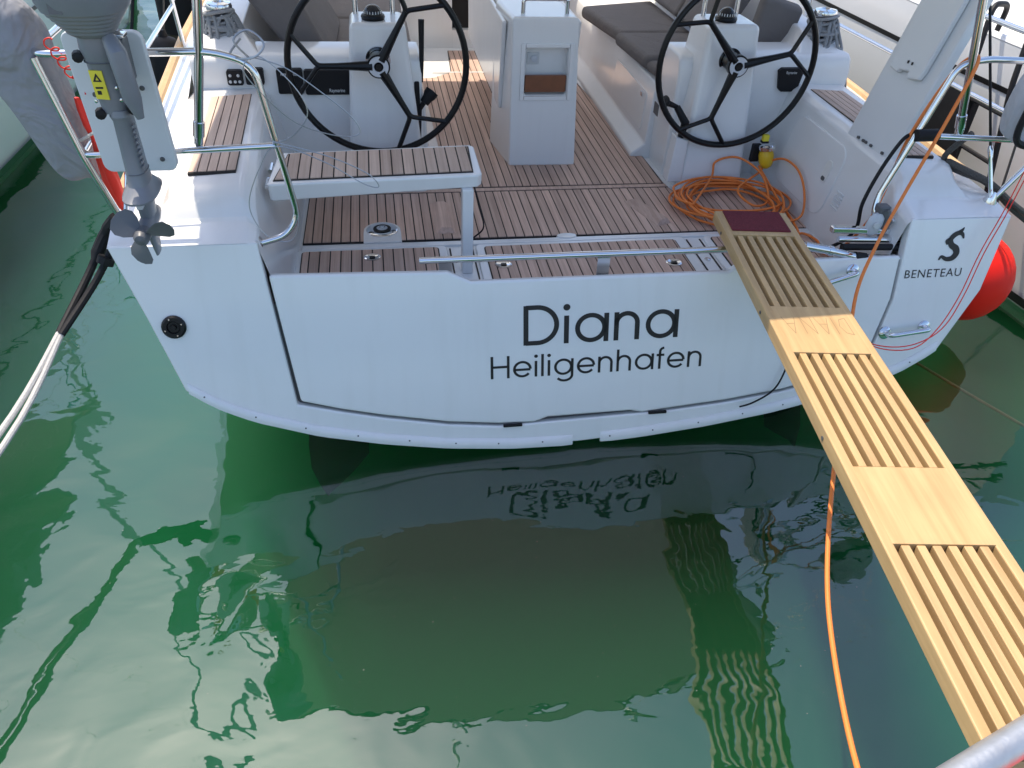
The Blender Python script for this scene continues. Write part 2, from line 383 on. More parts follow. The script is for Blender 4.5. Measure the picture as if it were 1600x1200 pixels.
# ================================================================== THE YACHT
yacht = thing('sailing_yacht', 'white sailing yacht moored stern-to with open teak cockpit and its name on the transom', 'sailing yacht', (0.88, 2.7, 0))
SK = 0.3; Y0 = 2.6; NL = math.hypot(1, SK)
def TP(x, z, off=0.0): return (x, Y0+SK*(z-0.2)-off/NL, z+off*SK/NL)
# --- transom outline (x, z)
BOT = [(-0.852, 0.372), (-0.72, 0.285), (-0.593, 0.226), (-0.338, 0.144), (-0.07, 0.088), (0.208, 0.046), (0.496, 0.022), (0.80, 0.016), (1.095, 0.032), (1.403, 0.060), (1.716, 0.102), (2.05, 0.165), (2.345, 0.252), (2.539, 0.354)]
XC = 0.86
outline = [(-1.049, 0.945), (-0.949, 0.669)] + BOT + [(2.70, 0.62), (2.777, 0.925)]
# hull shell
secs = []
for y, s, drop, rise in ((None, 1.0, 0, 0), (3.3, 1.03, 0.05, 0.02), (4.5, 1.065, 0.16, 0.05), (6.5, 1.08, 0.30, 0.10), (9.0, 1.0, 0.36, 0.18), (11.5, 0.72, 0.30, 0.28), (13.4, 0.34, 0.18, 0.38), (14.4, 0.02, 0.02, 0.46)):
    sec = []
    for x, z in outline:
        k = max(0.0, min(1.0, (z-0.02)/0.92))
        if y is None: sec.append(TP(x, z, -0.03))
        else: sec.append((XC+(x-XC)*s, y, z-drop*(1-k)+rise*k))
    secs.append(sec)
MB().loft(secs).build('hull', 'gelcoat', yacht, ang=20)
# backing plate of the transom, recessed
MB().prism([(-0.955, 0.70), (-0.949, 0.669)]+[(x, z+0.01) for x, z in BOT]+[(2.68, 0.62), (2.69, 0.70)], lambda x, z: TP(x, z, -0.06), lambda x, z: TP(x, z, -0.035)).build('transom_core', 'seam_grey', yacht, smooth=False)
def tpanel(name, poly, off0, off1, mat='gelcoat', parent=yacht, bevel=0.006, seg=3):
    return MB().prism(poly, lambda x, z: TP(x, z, off0), lambda x, z: TP(x, z, off1)).build(name, mat, parent, bevel=bevel, seg=seg)
DB = [(-0.402, 0.297), (-0.24, 0.252), (-0.062, 0.212), (0.212, 0.162), (0.439, 0.138), (0.60, 0.133), (0.66, 0.152), (1.04, 0.155), (1.10, 0.143), (1.24, 0.155), (1.50, 0.174), (1.767, 0.206), (2.0, 0.254), (2.165, 0.305)]
DBs = [p for p in DB if p[0] not in (0.60, 0.66, 1.04, 1.10)]
door_poly = DB + [(2.25, 0.60), (2.262, 0.79), (1.512, 0.790), (1.455, 0.755), (0.330, 0.760), (0.235, 0.803), (-0.472, 0.818)]
door = tpanel('transom_door', door_poly, -0.045, 0.0, bevel=0.012, seg=4)
band = [(x, z-0.012) for x, z in [(-0.414, 0.297)]+DBs[1:-1]+[(2.168, 0.300)]]
frame_poly = [(-1.049, 0.948), (-0.949, 0.669), (-0.852, 0.372)] + [(x, z+0.010) for x, z in BOT[1:-1]] + [(2.539, 0.354), (2.70, 0.62), (2.777, 0.942), (2.285, 0.946), (2.276, 0.83), (2.264, 0.60), (2.180, 0.30)] + band[1:-1][::-1] + [(-0.417, 0.285), (-0.486, 0.83), (-0.50, 0.945)]
tpanel('transom_frame', frame_poly, -0.05, 0.0, bevel=0.009, seg=4)
# lower rubbing strip in two lengths with a gap, each a curved bar, with screws
def bot_z(x): return interp(x, [(-0.87, 0.385)]+BOT+[(2.56, 0.37)])
def strip(x0, x1):
    n = 30; secs2 = []
    for i in range(n+1):
        x = x0+(x1-x0)*i/n; z = bot_z(x); e = 0.3 if i in (0, n) else 1.0
        secs2.append([TP(x, z-0.004, -0.01), TP(x, z-0.002, 0.010*e), TP(x, z+0.012, 0.014*e), TP(x, z+0.034, 0.012*e), TP(x, z+0.043, 0.003), TP(x, z+0.042, -0.02)])
    st = MB().loft(secs2, closed=True, caps=True).build('rubbing_strip', 'gelcoat', yacht, ang=50)
    k = x0+0.05
    while k < x1-0.03:
        MB().lathe([(0.0036, 0), (0.0036, 0.002)], TP(k+0.012*math.sin(k*37), bot_z(k+0.012*math.sin(k*37))+0.024, 0.0125), (0, -1, 0.3), 8).build('screw', 'seam_grey', st)
        k += 0.205
strip(-0.84, 0.775); strip(0.905, 2.53)
for hx in (0.50, 1.17):
    MB().box(TP(hx, interp(hx, DB)-0.008, 0.003), (0.085, 0.012, 0.012)).build('hinge', 'black_matt', door, bevel=0.002)
# black round fitting on port quarter
f = MB().lathe([(0.047, 0), (0.047, 0.008), (0.040, 0.014), (0.026, 0.014), (0.022, 0.008), (0.012, 0.008), (0.010, 0.018), (0.0, 0.018)], TP(-0.854, 0.637, 0.0), (0, -1, SK), 28).build('shower_cap', 'black_gloss', yacht)
for a in (20, 110, 200, 290):
    MB().lathe([(0.004, 0), (0.003, 0.003)], TP(-0.854+0.034*math.cos(math.radians(a)), 0.637+0.034*math.sin(math.radians(a)), 0.014), (0, -1, SK), 8).build('screw', 'steel', f)
# grab handles
def handle(x0, z0, x1, z1, mat='steel', foot=0.05):
    h0 = thing_part('grab_handle', [TP(x0, z0, 0.0), TP(x0, z0, foot), TP(x1, z1, foot), TP(x1, z1, 0.0)])
    for x, z in ((x0, z0), (x1, z1)):
        MB().lathe([(0.030, 0), (0.030, 0.006), (0.022, 0.011), (0.0, 0.011)], TP(x, z, 0.0), (0, -1, SK), 20).build('flange', mat, h0)
def thing_part(name, pts, r=0.0125, rad=0.045):
    return MB().tube(bent(pts, rad), r, 12).build(name, 'steel', yacht)
handle(1.80, 0.675, 2.035, 0.735); handle(2.245, 0.447, 2.44, 0.465)
# gasket hanging from the closed door
MB().tube(catmull([TP(1.80, 0.52, 0.02), TP(1.785, 0.40, 0.018), TP(1.755, 0.28, 0.02), TP(1.71, 0.21, 0.022), TP(1.62, 0.165, 0.028), TP(1.555, 0.150, 0.03)], 6), 0.0042, 6).build('rubber_gasket', 'black_matt', yacht)
# lettering
letters('Diana', 0.548, 0.482, 0.168, 0.700, 0.115, lambda x, z: TP(x, z, 0.0012), 'name_lettering', 'letter_black', door)
letters('Heiligenhafen', 0.404, 0.343, 0.098, 0.965, 0.105, lambda x, z: TP(x, z, 0.0012), 'port_lettering', 'letter_black', door)
font_text('BENETEAU', 0.052, lambda x, z: TP(2.292+x, 0.690+z, 0.0015), 'maker_lettering', 'letter_black', yacht, spacing=1.12, xs=1.06)
# seahorse emblem built from tapered strokes
em = MB()
def stroke(pts, ws):
    p = catmull([(a, c, 0) for a, c in pts], 6); n = len(p); L = []; R_ = []
    for i in range(n):
        t = p[min(i+1, n-1)]-p[max(i-1, 0)]; l = t.length or 1; k = i/(n-1)*(len(ws)-1); j = min(int(k), len(ws)-2); wd = ws[j]+(ws[j+1]-ws[j])*(k-j)
        nx, ny = -t.y/l*wd, t.x/l*wd; L.append((p[i].x+nx, p[i].y+ny)); R_.append((p[i].x-nx, p[i].y-ny))
    em.prism(L+R_[::-1], lambda a, c: TP(2.505+a*0.9, 0.822+c*0.82, 0.0005), lambda a, c: TP(2.505+a*0.9, 0.822+c*0.82, 0.003))
stroke([(0.055, 0.040), (0.045, 0.062), (0.025, 0.070), (0.000, 0.058), (-0.015, 0.035), (-0.005, 0.008), (0.022, -0.012), (0.030, -0.038), (0.012, -0.062), (-0.020, -0.066), (-0.048, -0.052), (-0.060, -0.070)], [0.003, 0.009, 0.012, 0.013, 0.013, 0.015, 0.017, 0.016, 0.014, 0.011, 0.007, 0.003])
stroke([(0.028, 0.075), (0.040, 0.085), (0.048, 0.098)], [0.010, 0.007, 0.001])
stroke([(-0.018, 0.045), (-0.034, 0.030), (-0.030, 0.010)], [0.004, 0.008, 0.002])
em.build('seahorse_emblem', 'letter_black', yacht, smooth=False)

# --- quarters (side mouldings beside the cockpit), port then starboard
QP = [
 (2.8225, [(-1.047, 0.940), (-0.90, 0.9425), (-0.78, 0.9435), (-0.535, 0.9435), (-0.500, 0.928), (-0.470, 0.80), (-0.445, 0.60), (-0.440, 0.50)]),
 (2.96, [(-1.062, 0.952), (-0.90, 0.965), (-0.80, 0.972), (-0.545, 0.975), (-0.505, 0.945), (-0.468, 0.80), (-0.436, 0.60), (-0.432, 0.50)]),
 (3.02, [(-1.068, 0.955), (-0.89, 0.985), (-0.83, 1.045), (-0.560, 1.050), (-0.515, 1.015), (-0.468, 0.80), (-0.430, 0.60), (-0.428, 0.50)]),
 (3.09, [(-1.074, 0.957), (-0.89, 0.990), (-0.835, 1.085), (-0.555, 1.092), (-0.515, 1.06), (-0.470, 0.82), (-0.428, 0.60), (-0.425, 0.50)]),
 (3.60, [(-1.105, 0.965), (-0.93, 1.00), (-0.865, 1.090), (-0.575, 1.096), (-0.530, 1.065), (-0.475, 0.82), (-0.424, 0.60), (-0.420, 0.50)]),
 (4.28, [(-1.14, 0.985), (-0.98, 1.02), (-0.90, 1.095), (-0.60, 1.100), (-0.555, 1.07), (-0.490, 0.82), (-0.420, 0.60), (-0.418, 0.50)]),
]
for s in (-1, 1):
    secs = []
    for y, pr in QP:
        secs.append([(side(x, s), y if i < 6 else y, z) for i, (x, z) in enumerate(pr)])
    q = MB().loft(secs).build('cockpit_quarter', 'gelcoat', yacht, bevel=0.014, seg=3, ang=50)
    # toe rail of wood along the deck edge
    MB().tube([(side(-1.075, s), 3.25, 0.975), (side(-1.13, s), 4.2, 0.99), (side(-1.20, s), 5.5, 1.02), (side(-1.24, s), 7.5, 1.06), (side(-1.10, s), 9.5, 1.12)], 0.026, 8).build('toe_rail', 'toe_wood', yacht)
    MB().box((side(-1.07, s), 4.05, 1.015), (0.035, 0.09, 0.035)).build('deck_cleat', 'steel', yacht, bevel=0.006)
    # side decks forward
    secs = [[(side(a, s), y, z) for a, z in pr] for y, pr in (
        (4.26, [(-1.14, 0.985), (-0.97, 1.02), (-0.90, 1.235), (-0.58, 1.245), (-0.50, 1.20)]),
        (4.46, [(-1.15, 0.99), (-0.98, 1.03), (-0.88, 1.31), (-0.68, 1.33), (-0.56, 1.18)]),
        (5.4, [(-1.20, 1.01), (-1.02, 1.05), (-0.86, 1.36), (-0.68, 1.38), (-0.50, 1.02)]),
        (7.0, [(-1.24, 1.05), (-1.05, 1.10), (-0.80, 1.42), (-0.60, 1.44), (-0.44, 1.03)]))]
    MB().loft(secs).build('coaming', 'gelcoat', yacht, bevel=0.012, seg=3, ang=50)
    # helm console: aft face with instrument panels, between quarter and bench
    a, c = side(-0.92, s), side(0.235, s)
    cp = [(4.235, 0.50), (4.215, 1.16), (4.235, 1.235), (4.27, 1.252), (4.52, 1.252), (4.52, 0.50)]
    MB().prism(cp, lambda y, z: (a, y, z), lambda y, z: (c, y, z)).build('helm_console', 'gelcoat', yacht, bevel=0.02, seg=3)
    # bench
    bp2 = [(-0.62, 0.6), (-0.62, 1.03), (0.20, 1.03), (0.245, 1.01), (0.262, 0.96), (0.275, 0.66), (0.35, 0.60), (0.36, 0.50)]
    MB().prism(bp2, lambda x, z: (side(x, s), 4.5, z), lambda x, z: (side(x-0.03, s), 6.98, z)).build('cockpit_bench', 'gelcoat', yacht, bevel=0.012, seg=3)

# --- teak on the quarters
for s in (-1, 1):
    poly = [(side(-0.775, s), 3.135), (side(-0.59, s), 3.15), (side(-0.625, s), 4.12), (side(-0.815, s), 4.08)]
    z0 = 1.0965 if s < 0 else 1.0965
    cb = MB().prism(poly, lambda x, y: (x, y, 1.088), lambda x, y: (x, y, 1.101)).build('quarter_seat_pad', 'caulk', yacht, bevel=0.003)
    # planks follow the outboard edge: skewed strips
    n = 5
    for i in range(n):
        t0, t1 = (i+0.06)/n, (i+0.94)/n
        A, B, C_, D_ = poly
        l = lambda p, q, t: (p[0]+(q[0]-p[0])*t, p[1]+(q[1]-p[1])*t)
        p0, p1 = l(A, B, t0), l(A, B, t1); p2, p3 = l(D_, C_, t1), l(D_, C_, t0)
        e = 0.008
        MB().prism([(p0[0], p0[1]+e), (p1[0], p1[1]+e), (p2[0], p2[1]-e), (p3[0], p3[1]-e)], lambda x, y: (x, y, 1.099), lambda x, y: (x, y, 1.104)).build('plank', 'teak_seat', cb, smooth=False)

# --- cockpit floor
floor = MB().box((0.9, 4.9, 0.52), (3.0, 4.2, 0.1)).build('cockpit_floor', 'gelcoat', yacht, smooth=False)
SZ = 0.574
def pad(name, poly, parent=yacht): return MB().prism(poly, lambda x, y: (x, y, 0.560), lambda x, y: (x, y, SZ+0.0045)).build(name, 'caulk', parent, smooth=False)
aft_poly = [(-0.407, 3.50), (2.235, 3.475), (2.215, 3.98), (1.635, 3.98), (1.62, 4.035), (-0.40, 4.045)]
aft = pad('teak_sole', aft_poly)
planks(aft, [(-0.401, 3.506), (2.229, 3.481), (2.209, 3.974), (1.628, 3.974), (1.614, 4.029), (-0.394, 4.039)], 0.0456, 0.0062, SZ, SZ+0.008, 'teak', -0.407)
strip_p = pad('teak_sole', [(-0.40, 4.049), (1.62, 4.039), (1.615, 4.085), (-0.39, 4.095)])
MB().prism([(-0.395, 4.053), (1.616, 4.043), (1.611, 4.080), (-0.39, 4.090)], lambda x, y: (x, y, SZ), lambda x, y: (x, y, SZ+0.008)).build('plank', 'teak', strip_p, smooth=False)
fw_poly = [(0.20, 4.10), (1.61, 4.089), (1.60, 4.6), (1.51, 6.05), (1.40, 6.86), (0.60, 6.86), (0.57, 6.25), (0.42, 6.12), (0.32, 6.10), (0.28, 4.9)]
fw = pad('teak_sole', fw_poly)
planks(fw, [(0.21, 4.106), (1.604, 4.095), (1.594, 4.6), (1.504, 6.05), (1.394, 6.85), (0.606, 6.85), (0.576, 6.246), (0.424, 6.114), (0.328, 6.094), (0.288, 4.9)], 0.0456, 0.0062, SZ, SZ+0.008, 'teak', -0.407+13*0.0456)
MB().prism([(0.425, 6.235), (1.5, 6.235), (1.5, 6.255), (0.55, 6.255)], lambda x, y: (x, y, SZ+0.002), lambda x, y: (x, y, SZ+0.0095)).build('sole_joint', 'gelcoat', yacht, smooth=False)
# brown wedge-shaped foot chocks on the sole
for pts, sl in (([(1.30, 3.86), (1.39, 3.86), (1.49, 3.58), (1.40, 3.55)], 1), ([(0.235, 3.90), (0.335, 3.90), (0.345, 3.55), (0.245, 3.55)], -1)):
    n = 4; lo = [(x, y, 0.58) for x, y in pts]; hi = [(pts[0][0]+0.04, pts[0][1]-0.02, 0.605), (pts[1][0]-0.02, pts[1][1]-0.02, 0.605), (pts[2][0]-0.02, pts[2][1]+0.02, 0.605), (pts[3][0]+0.03, pts[3][1]+0.03, 0.605)]
    MB().add(lo+hi, [(3,2,1,0),(4,5,6,7),(0,1,5,4),(1,2,6,5),(2,3,7,6),(3,0,4,7)]).build('foot_chock', 'teak', yacht, bevel=0.004)
# white ledge aft of the sole with finger notch
MB().box((0.92, 3.455, 0.567), (2.66, 0.042, 0.026)).build('sole_ledge', 'gelcoat', yacht, bevel=0.006)
MB().lathe([(0.055, 0), (0.05, 0.016), (0.0, 0.018)], (0.90, 3.482, 0.568), (0, 0, 1), 20, 1.0, 0.5).build('finger_notch', 'gelcoat', yacht)
# lids
def lid(x0, x1, y0, y1, px0, px1, py0, py1, pitch):
    l = MB().prism(rrect(x0, x1, y0, y1, 0.025), lambda x, y: (x, y, 0.545), lambda x, y: (x, y, 0.583)).build('locker_lid', 'gelcoat', yacht, bevel=0.006, seg=3)
    MB().prism(rrect(px0, px1, py0, py1, 0.02), lambda x, y: (x, y, 0.575), lambda x, y: (x, y, 0.5855)).build('teak_inlay', 'caulk', l, smooth=False)
    planks(l, rrect(px0+0.006, px1-0.006, py0+0.006, py1-0.006, 0.016), pitch, 0.0062, 0.580, 0.589, 'teak', px0-0.012)
    return l
l1 = lid(-0.435, 0.285, 2.90, 3.425, -0.405, 0.245, 2.95, 3.405, 0.0490)
l2 = lid(0.425, 1.50, 2.90, 3.425, 0.465, 1.445, 2.95, 3.395, 0.0488)
l3 = lid(1.60, 2.23, 2.90, 3.425, 1.635, 2.19, 2.95, 3.405, 0.0488)
for xx in (0.30, 0.41, 1.515, 1.585):
    MB().box((xx, 3.16, 0.5705), (0.007, 0.5, 0.006)).build('drain_groove', 'caulk', yacht, smooth=False)
def ring_pull(l, x, y):
    r = MB().lathe([(0.040, 0), (0.040, 0.004), (0.034, 0.007), (0.024, 0.003), (0.0, 0.003)], (x, y, 0.589), (0, 0, 1), 24, 1.0, 0.85).build('ring_pull', 'steel', l)
    MB().box((x, y-0.004, 0.594), (0.026, 0.018, 0.004)).build('latch', 'black_gloss', l, bevel=0.001)
ring_pull(l1, -0.075, 3.32); ring_pull(l2, 0.535, 3.20); ring_pull(l2, 1.36, 3.15); ring_pull(l3, 1.90, 3.28)
MB().lathe([(0.016, 0), (0.016, 0.004), (0.008, 0.006), (0, 0.006)], (1.552, 3.20, 0.570), (0, 0, 1), 18).build('drain', 'steel', yacht)
# round deck fitting in its white notch
MB().prism([(-0.115, 3.48), (-0.115, 3.58)]+[(-0.022-0.093*math.cos(a*PI/12), 3.605+0.093*math.sin(a*PI/12)) for a in range(1, 12)]+[(0.071, 3.58), (0.071, 3.48)], lambda x, y: (x, y, 0.57), lambda x, y: (x, y, 0.5845)).build('table_socket_base', 'gelcoat', yacht, bevel=0.002)
rf = MB().lathe([(0.078, 0), (0.078, 0.004), (0.070, 0.008), (0.046, 0.008), (0.0, 0.008)], (-0.022, 3.605, 0.5845), (0, 0, 1), 32).build('table_socket', 'steel', yacht)
MB().lathe([(0.044, 0), (0.044, 0.004), (0.0, 0.004)], (-0.022, 3.605, 0.592), (0, 0, 1), 28).build('rubber_ring', 'black_matt', rf)
MB().lathe([(0.027, 0), (0.027, 0.003), (0.010, 0.003), (0, 0.0)], (-0.022, 3.605, 0.5955), (0, 0, 1), 24).build('socket_cap', 'steel', rf)

# --- port helm seat (down)
seat = MB().prism([(-0.475, 3.145), (-0.462, 3.13), (0.405, 3.175), (0.425, 3.20), (0.425, 3.51), (0.405, 3.53), (-0.44, 3.475), (-0.455, 3.46)],
                  lambda x, y: (x, y+(0.0 if y > 3.3 else 0.012), 0.965 if x < 0 else 0.985), lambda x, y: (x, y, 1.046)).build('helm_seat', 'gelcoat', yacht, bevel=0.012, seg=3)
inl = MB().prism([(-0.452, 3.160), (0.388, 3.205), (0.398, 3.50), (-0.41, 3.452)], lambda x, y: (x, y, 1.04), lambda x, y: (x, y, 1.0495)).build('teak_inlay', 'caulk', seat, smooth=False)
planks(seat, [(-0.444, 3.169), (0.381, 3.213), (0.390, 3.492), (-0.405, 3.445)], 0.0492, 0.0062, 1.044, 1.0535, 'teak_seat', -0.452)
MB().prism([(-0.45, 3.28), (0.20, 3.33), (0.22, 3.36), (0.22, 3.50), (-0.45, 3.46)], lambda x, y: (x, y, 0.935), lambda x, y: (x, y, 0.99)).build('seat_stiffener', 'gelcoat', seat, bevel=0.008)
MB().prism([(0.335, 3.16), (0.385, 3.16), (0.385, 3.235), (0.335, 3.235)], lambda x, y: (x, y, 0.57), lambda x, y: (x, y, 0.985)).build('seat_leg', 'gelcoat', seat, bevel=0.006)
for yy in (3.22, 3.38):
    MB().tube([(-0.482, yy-0.04, 1.015), (-0.482, yy+0.04, 1.015)], 0.010, 8).build('hinge', 'steel', seat)
MB().tube(catmull([(0.395, 3.42, 0.985), (0.43, 3.35, 0.83), (0.45, 3.30, 0.74), (0.41, 3.30, 0.69), (0.39, 3.33, 0.66)], 6), 0.004, 6).build('lanyard', 'black_matt', seat)
# --- starboard helm seat, hinged up; its underside faces the helmsman
A = Vector((2.308, 3.15, 1.07)); B = Vector((2.303, 3.53, 1.063)); D_ = Vector((2.555, 3.15, 2.02))
nn = (B-A).cross(D_-A).normalized()
if nn.x > 0: nn = -nn
def SU(u, v, d): # u along hinge (aft->fwd) 0..1, v up 0..1, d towards the cockpit
    return A+(B-A)*u+(D_-A)*v+nn*d
def upanel(name, poly, d0, d1, mat, parent, bevel=0.01): return MB().prism(poly, lambda u, v: SU(u, v, d0), lambda u, v: SU(u, v, d1)).build(name, mat, parent, bevel=bevel, seg=3)
seat2 = upanel('helm_seat', [(0.0, 0.0), (1.0, 0.0), (1.0, 0.97), (0.94, 1.0), (0.06, 1.0), (0.0, 0.97)], -0.05, 0.0, 'board_white', yacht, 0.012)
upanel('seat_leg', [(0.20, 0.36), (0.40, 0.345), (0.43, 0.375), (0.60, 0.365), (0.62, 0.35), (0.80, 0.36), (0.82, 0.40), (0.82, 0.98), (0.18, 0.98), (0.18, 0.40)], 0.002, 0.03, 'board_white', seat2, 0.008)
for u, v in ((0.42, 0.41), (0.50, 0.41)): MB().box(SU(u, v, 0.031), (0.008, 0.008, 0.012)).build('screw', 'caulk', seat2)
for u in (0.72, 0.60, 0.54, 0.42, 0.16): MB().box(SU(u, 0.022, 0.006), (0.010, 0.016, 0.012)).build('hinge_bolt', 'seam_grey', seat2, bevel=0.002)
# starboard inner wall details: moulded locker front, pull, vent, plate
def SW(y, z, d=0.0): # starboard inner wall
    x = side(interp(z, [(0.60, -0.426), (0.82, -0.472), (1.06, -0.525)]), 1)
    return (x-d, y, z)
lk = MB().prism(rrect(3.42, 3.98, 0.66, 1.02, 0.08, 6), lambda y, z: SW(y, z, -0.02), lambda y, z: SW(y, z, 0.006)).build('side_locker_door', 'gelcoat', yacht, bevel=0.005, seg=3)
MB().prism(rrect(3.49, 3.55, 0.82, 0.93, 0.028, 6), lambda y, z: SW(y, z, 0.0), lambda y, z: SW(y, z, 0.0085)).build('finger_pull', 'nonskid', lk, bevel=0.003)
MB().prism(rrect(3.503, 3.537, 0.828, 0.848, 0.008, 3), lambda y, z: SW(y, z, 0.0), lambda y, z: SW(y, z, 0.0095)).build('pull_hole_shade', 'seam_grey', lk, smooth=False)  # flat dark plate in place of the shaded hole of the pull
for k in range(5):
    zz = 0.752+0.019*k
    MB().prism(rrect(3.305, 3.375, zz, zz+0.010, 0.004, 3), lambda y, z: SW(y, z, -0.005), lambda y, z: SW(y, z, 0.005)).build('vent_louvre', 'board_white', yacht, bevel=0.002)
MB().prism(rrect(3.17, 3.25, 1.000, 1.028, 0.004, 3), lambda y, z: SW(y, z, -0.005), lambda y, z: SW(y, z, 0.004)).build('serial_plate', 'seam_grey', yacht, smooth=False)

# --- pedestals and wheels
def pedestal(s, xc, w0, w1):
    if s < 0: base = [(-0.185, 4.06), (0.245, 4.06), (0.245, 4.50), (-0.185, 4.50)]; top = [(-0.118, 4.13), (0.155, 4.13), (0.155, 4.40), (-0.118, 4.40)]
    else: base = [(1.655, 4.0), (2.05, 4.0), (2.05, 4.5), (1.655, 4.5)]; top = [(1.735, 4.13), (2.02, 4.13), (2.02, 4.40), (1.735, 4.40)]
    vs = [(x, y, 0.55) for x, y in base]+[(x, y, 1.43) for x, y in top]
    p = MB().add(vs, [(3,2,1,0),(4,5,6,7),(0,1,5,4),(1,2,6,5),(2,3,7,6),(3,0,4,7)]).build('steering_pedestal', 'gelcoat', yacht, bevel=0.03, seg=4)
    cx = xc
    c = MB().lathe([(0.056, 0), (0.060, 0.012), (0.056, 0.022), (0.048, 0.026), (0.0, 0.026)], (cx, 4.22, 1.430), (0, 0, 1), 28).build('compass', 'black_gloss', p)
    MB().lathe([(0.046*math.cos(a), 0.046*math.sin(a)) for a in [k*PI/16 for k in range(9)]], (cx, 4.22, 1.452), (0, 0, 1), 24).build('compass_dome', 'glass_dark', p)
    for k in range(9):
        a = math.radians(200+k*17.5); MB().box((cx+0.047*math.cos(a), 4.22+0.047*math.sin(a), 1.466), (0.003, 0.003, 0.012)).build('compass_mark', 'letter_white', p)
    g = [(cx-0.085, 4.33, 1.42), (cx-0.085, 4.35, 1.85), (cx+0.10, 4.35, 1.85), (cx+0.10, 4.33, 1.42)]
    MB().tube(bent(g, 0.06), 0.0135, 12).build('grab_bar', 'steel', p)
    # engine / lock levers
    if s < 0:
        MB().tube([(0.225, 4.24, 1.12), (0.235, 4.24, 1.22), (0.24, 4.26, 1.42)], [0.016, 0.012, 0.016], 10).build('throttle_lever', 'black_matt', p)
        MB().box((0.205, 4.24, 1.02), (0.03, 0.06, 0.22)).build('throttle_plate', 'black_matt', p, bevel=0.01)
        MB().tube([(0.205, 4.22, 0.82), (0.215, 4.22, 0.98), (0.26, 4.20, 1.05)], 0.014, 8).build('winch_handle_arm', 'black_matt', p)
        MB().lathe([(0.024, 0), (0.028, 0.03), (0.036, 0.05), (0.036, 0.075), (0.0, 0.08)], (0.24, 4.20, 1.02), (0.5, 0.2, 0.6), 16).build('winch_handle_grip', 'black_matt', p)
    return p
ped1 = pedestal(-1, 0.0, 0, 0); ped2 = pedestal(1, 1.852, 0, 0)
def wheel(cx, cy, cz, R, ang0):
    w = thing_wheel = MB().lathe([(0.030, -0.10), (0.046, -0.09), (0.046, -0.03), (0.056, -0.012), (0.056, 0.018), (0.0, 0.018)], (cx, cy, cz), (0, -1, 0), 28).build('steering_wheel', 'black_gloss', yacht)
    MB().lathe([(0.048, 0.0), (0.048, 0.006), (0.023, 0.006), (0.023, 0.0)], (cx, cy-0.018, cz), (0, -1, 0), 30).build('hub_ring', 'light_plastic', w)
    MB().lathe([(0.020, 0), (0.016, 0.008), (0, 0.008)], (cx, cy-0.018, cz), (0, -1, 0), 18).build('hub_cap', 'black_gloss', w)
    MB().lathe([(0.062, 0), (0.062, 0.03), (0.0, 0.03)], (cx, cy+0.13, cz), (0, -1, 0), 26).build('shaft_collar', 'steel', w)
    rim = [(cx+R*math.cos(a), cy, cz+R*math.sin(a)) for a in [2*PI*k/72 for k in range(72)]]
    MB().tube(rim, 0.0165, 10, closed=True).build('rim', 'black_gloss', w)
    def P(r, a): return (cx+r*math.cos(math.radians(a)), cy-0.004, cz+r*math.sin(math.radians(a)))
    for k in range(3):
        a = ang0+120*k; mb = MB()
        mb.tube([P(0.03, a), P(0.10, a), P(0.20, a), P(0.285, a)], [0.026, 0.021, 0.016, 0.0145], 10)
        for d in (-1, 1):
            mb.tube(bent([P(0.255, a), P(0.292, a+d*0.8), P(R, a+d*20)], 0.03), 0.0122, 8)
        mb.build('spoke', 'black_gloss', w)
    return w
wheel(0.012, 4.0, 1.268, 0.430, 180.0); wheel(1.868, 4.0, 1.262, 0.424, 12.0)
# instrument covers
def panel(x0, x1, z0, z1, y=4.212, name='instrument_cover', poly=None, parent=yacht):
    return MB().prism(poly or rrect(x0, x1, z0, z1, 0.010, 3), lambda x, z: (x, 4.24, z), lambda x, z: (x, y-0.016+(z-1.1)*-0.03, z)).build(name, 'black_matt', parent, bevel=0.003)
p1 = panel(-0.502, -0.374, 1.073, 1.197); p2 = panel(-0.366, -0.138, 1.067, 1.192)
p3 = panel(-0.745, -0.668, 1.118, 1.192); p4 = panel(-0.655, -0.565, 1.12, 1.20)
p5 = panel(0, 0, 0, 0, poly=[(2.215, 1.175), (2.235, 1.19), (2.345, 1.19), (2.365, 1.175), (2.352, 1.08), (2.330, 1.062), (2.255, 1.062), (2.235, 1.08)])
font_text('Raymarine', 0.026, lambda x, z: (-0.480+x, 4.185, 1.168+z), 'maker_lettering', 'letter_white', p1, xs=0.72)
font_text('Raymarine', 0.026, lambda x, z: (-0.246+x, 4.185, 1.085+z), 'maker_lettering', 'letter_white', p2, xs=0.72)
font_text('Raymarine', 0.022, lambda x, z: (2.255+x, 4.186, 1.163+z), 'maker_lettering', 'letter_white', p5, xs=0.68)
for i, (bx, bz) in enumerate(((-0.727, 1.168), (-0.688, 1.168), (-0.730, 1.138), (-0.706, 1.138), (-0.684, 1.138))):
    MB().lathe([(0.008, 0), (0.006, 0.006), (0, 0.006)], (bx, 4.192, bz), (0, -1, 0), 12).build('button', 'socket_grey', p3)
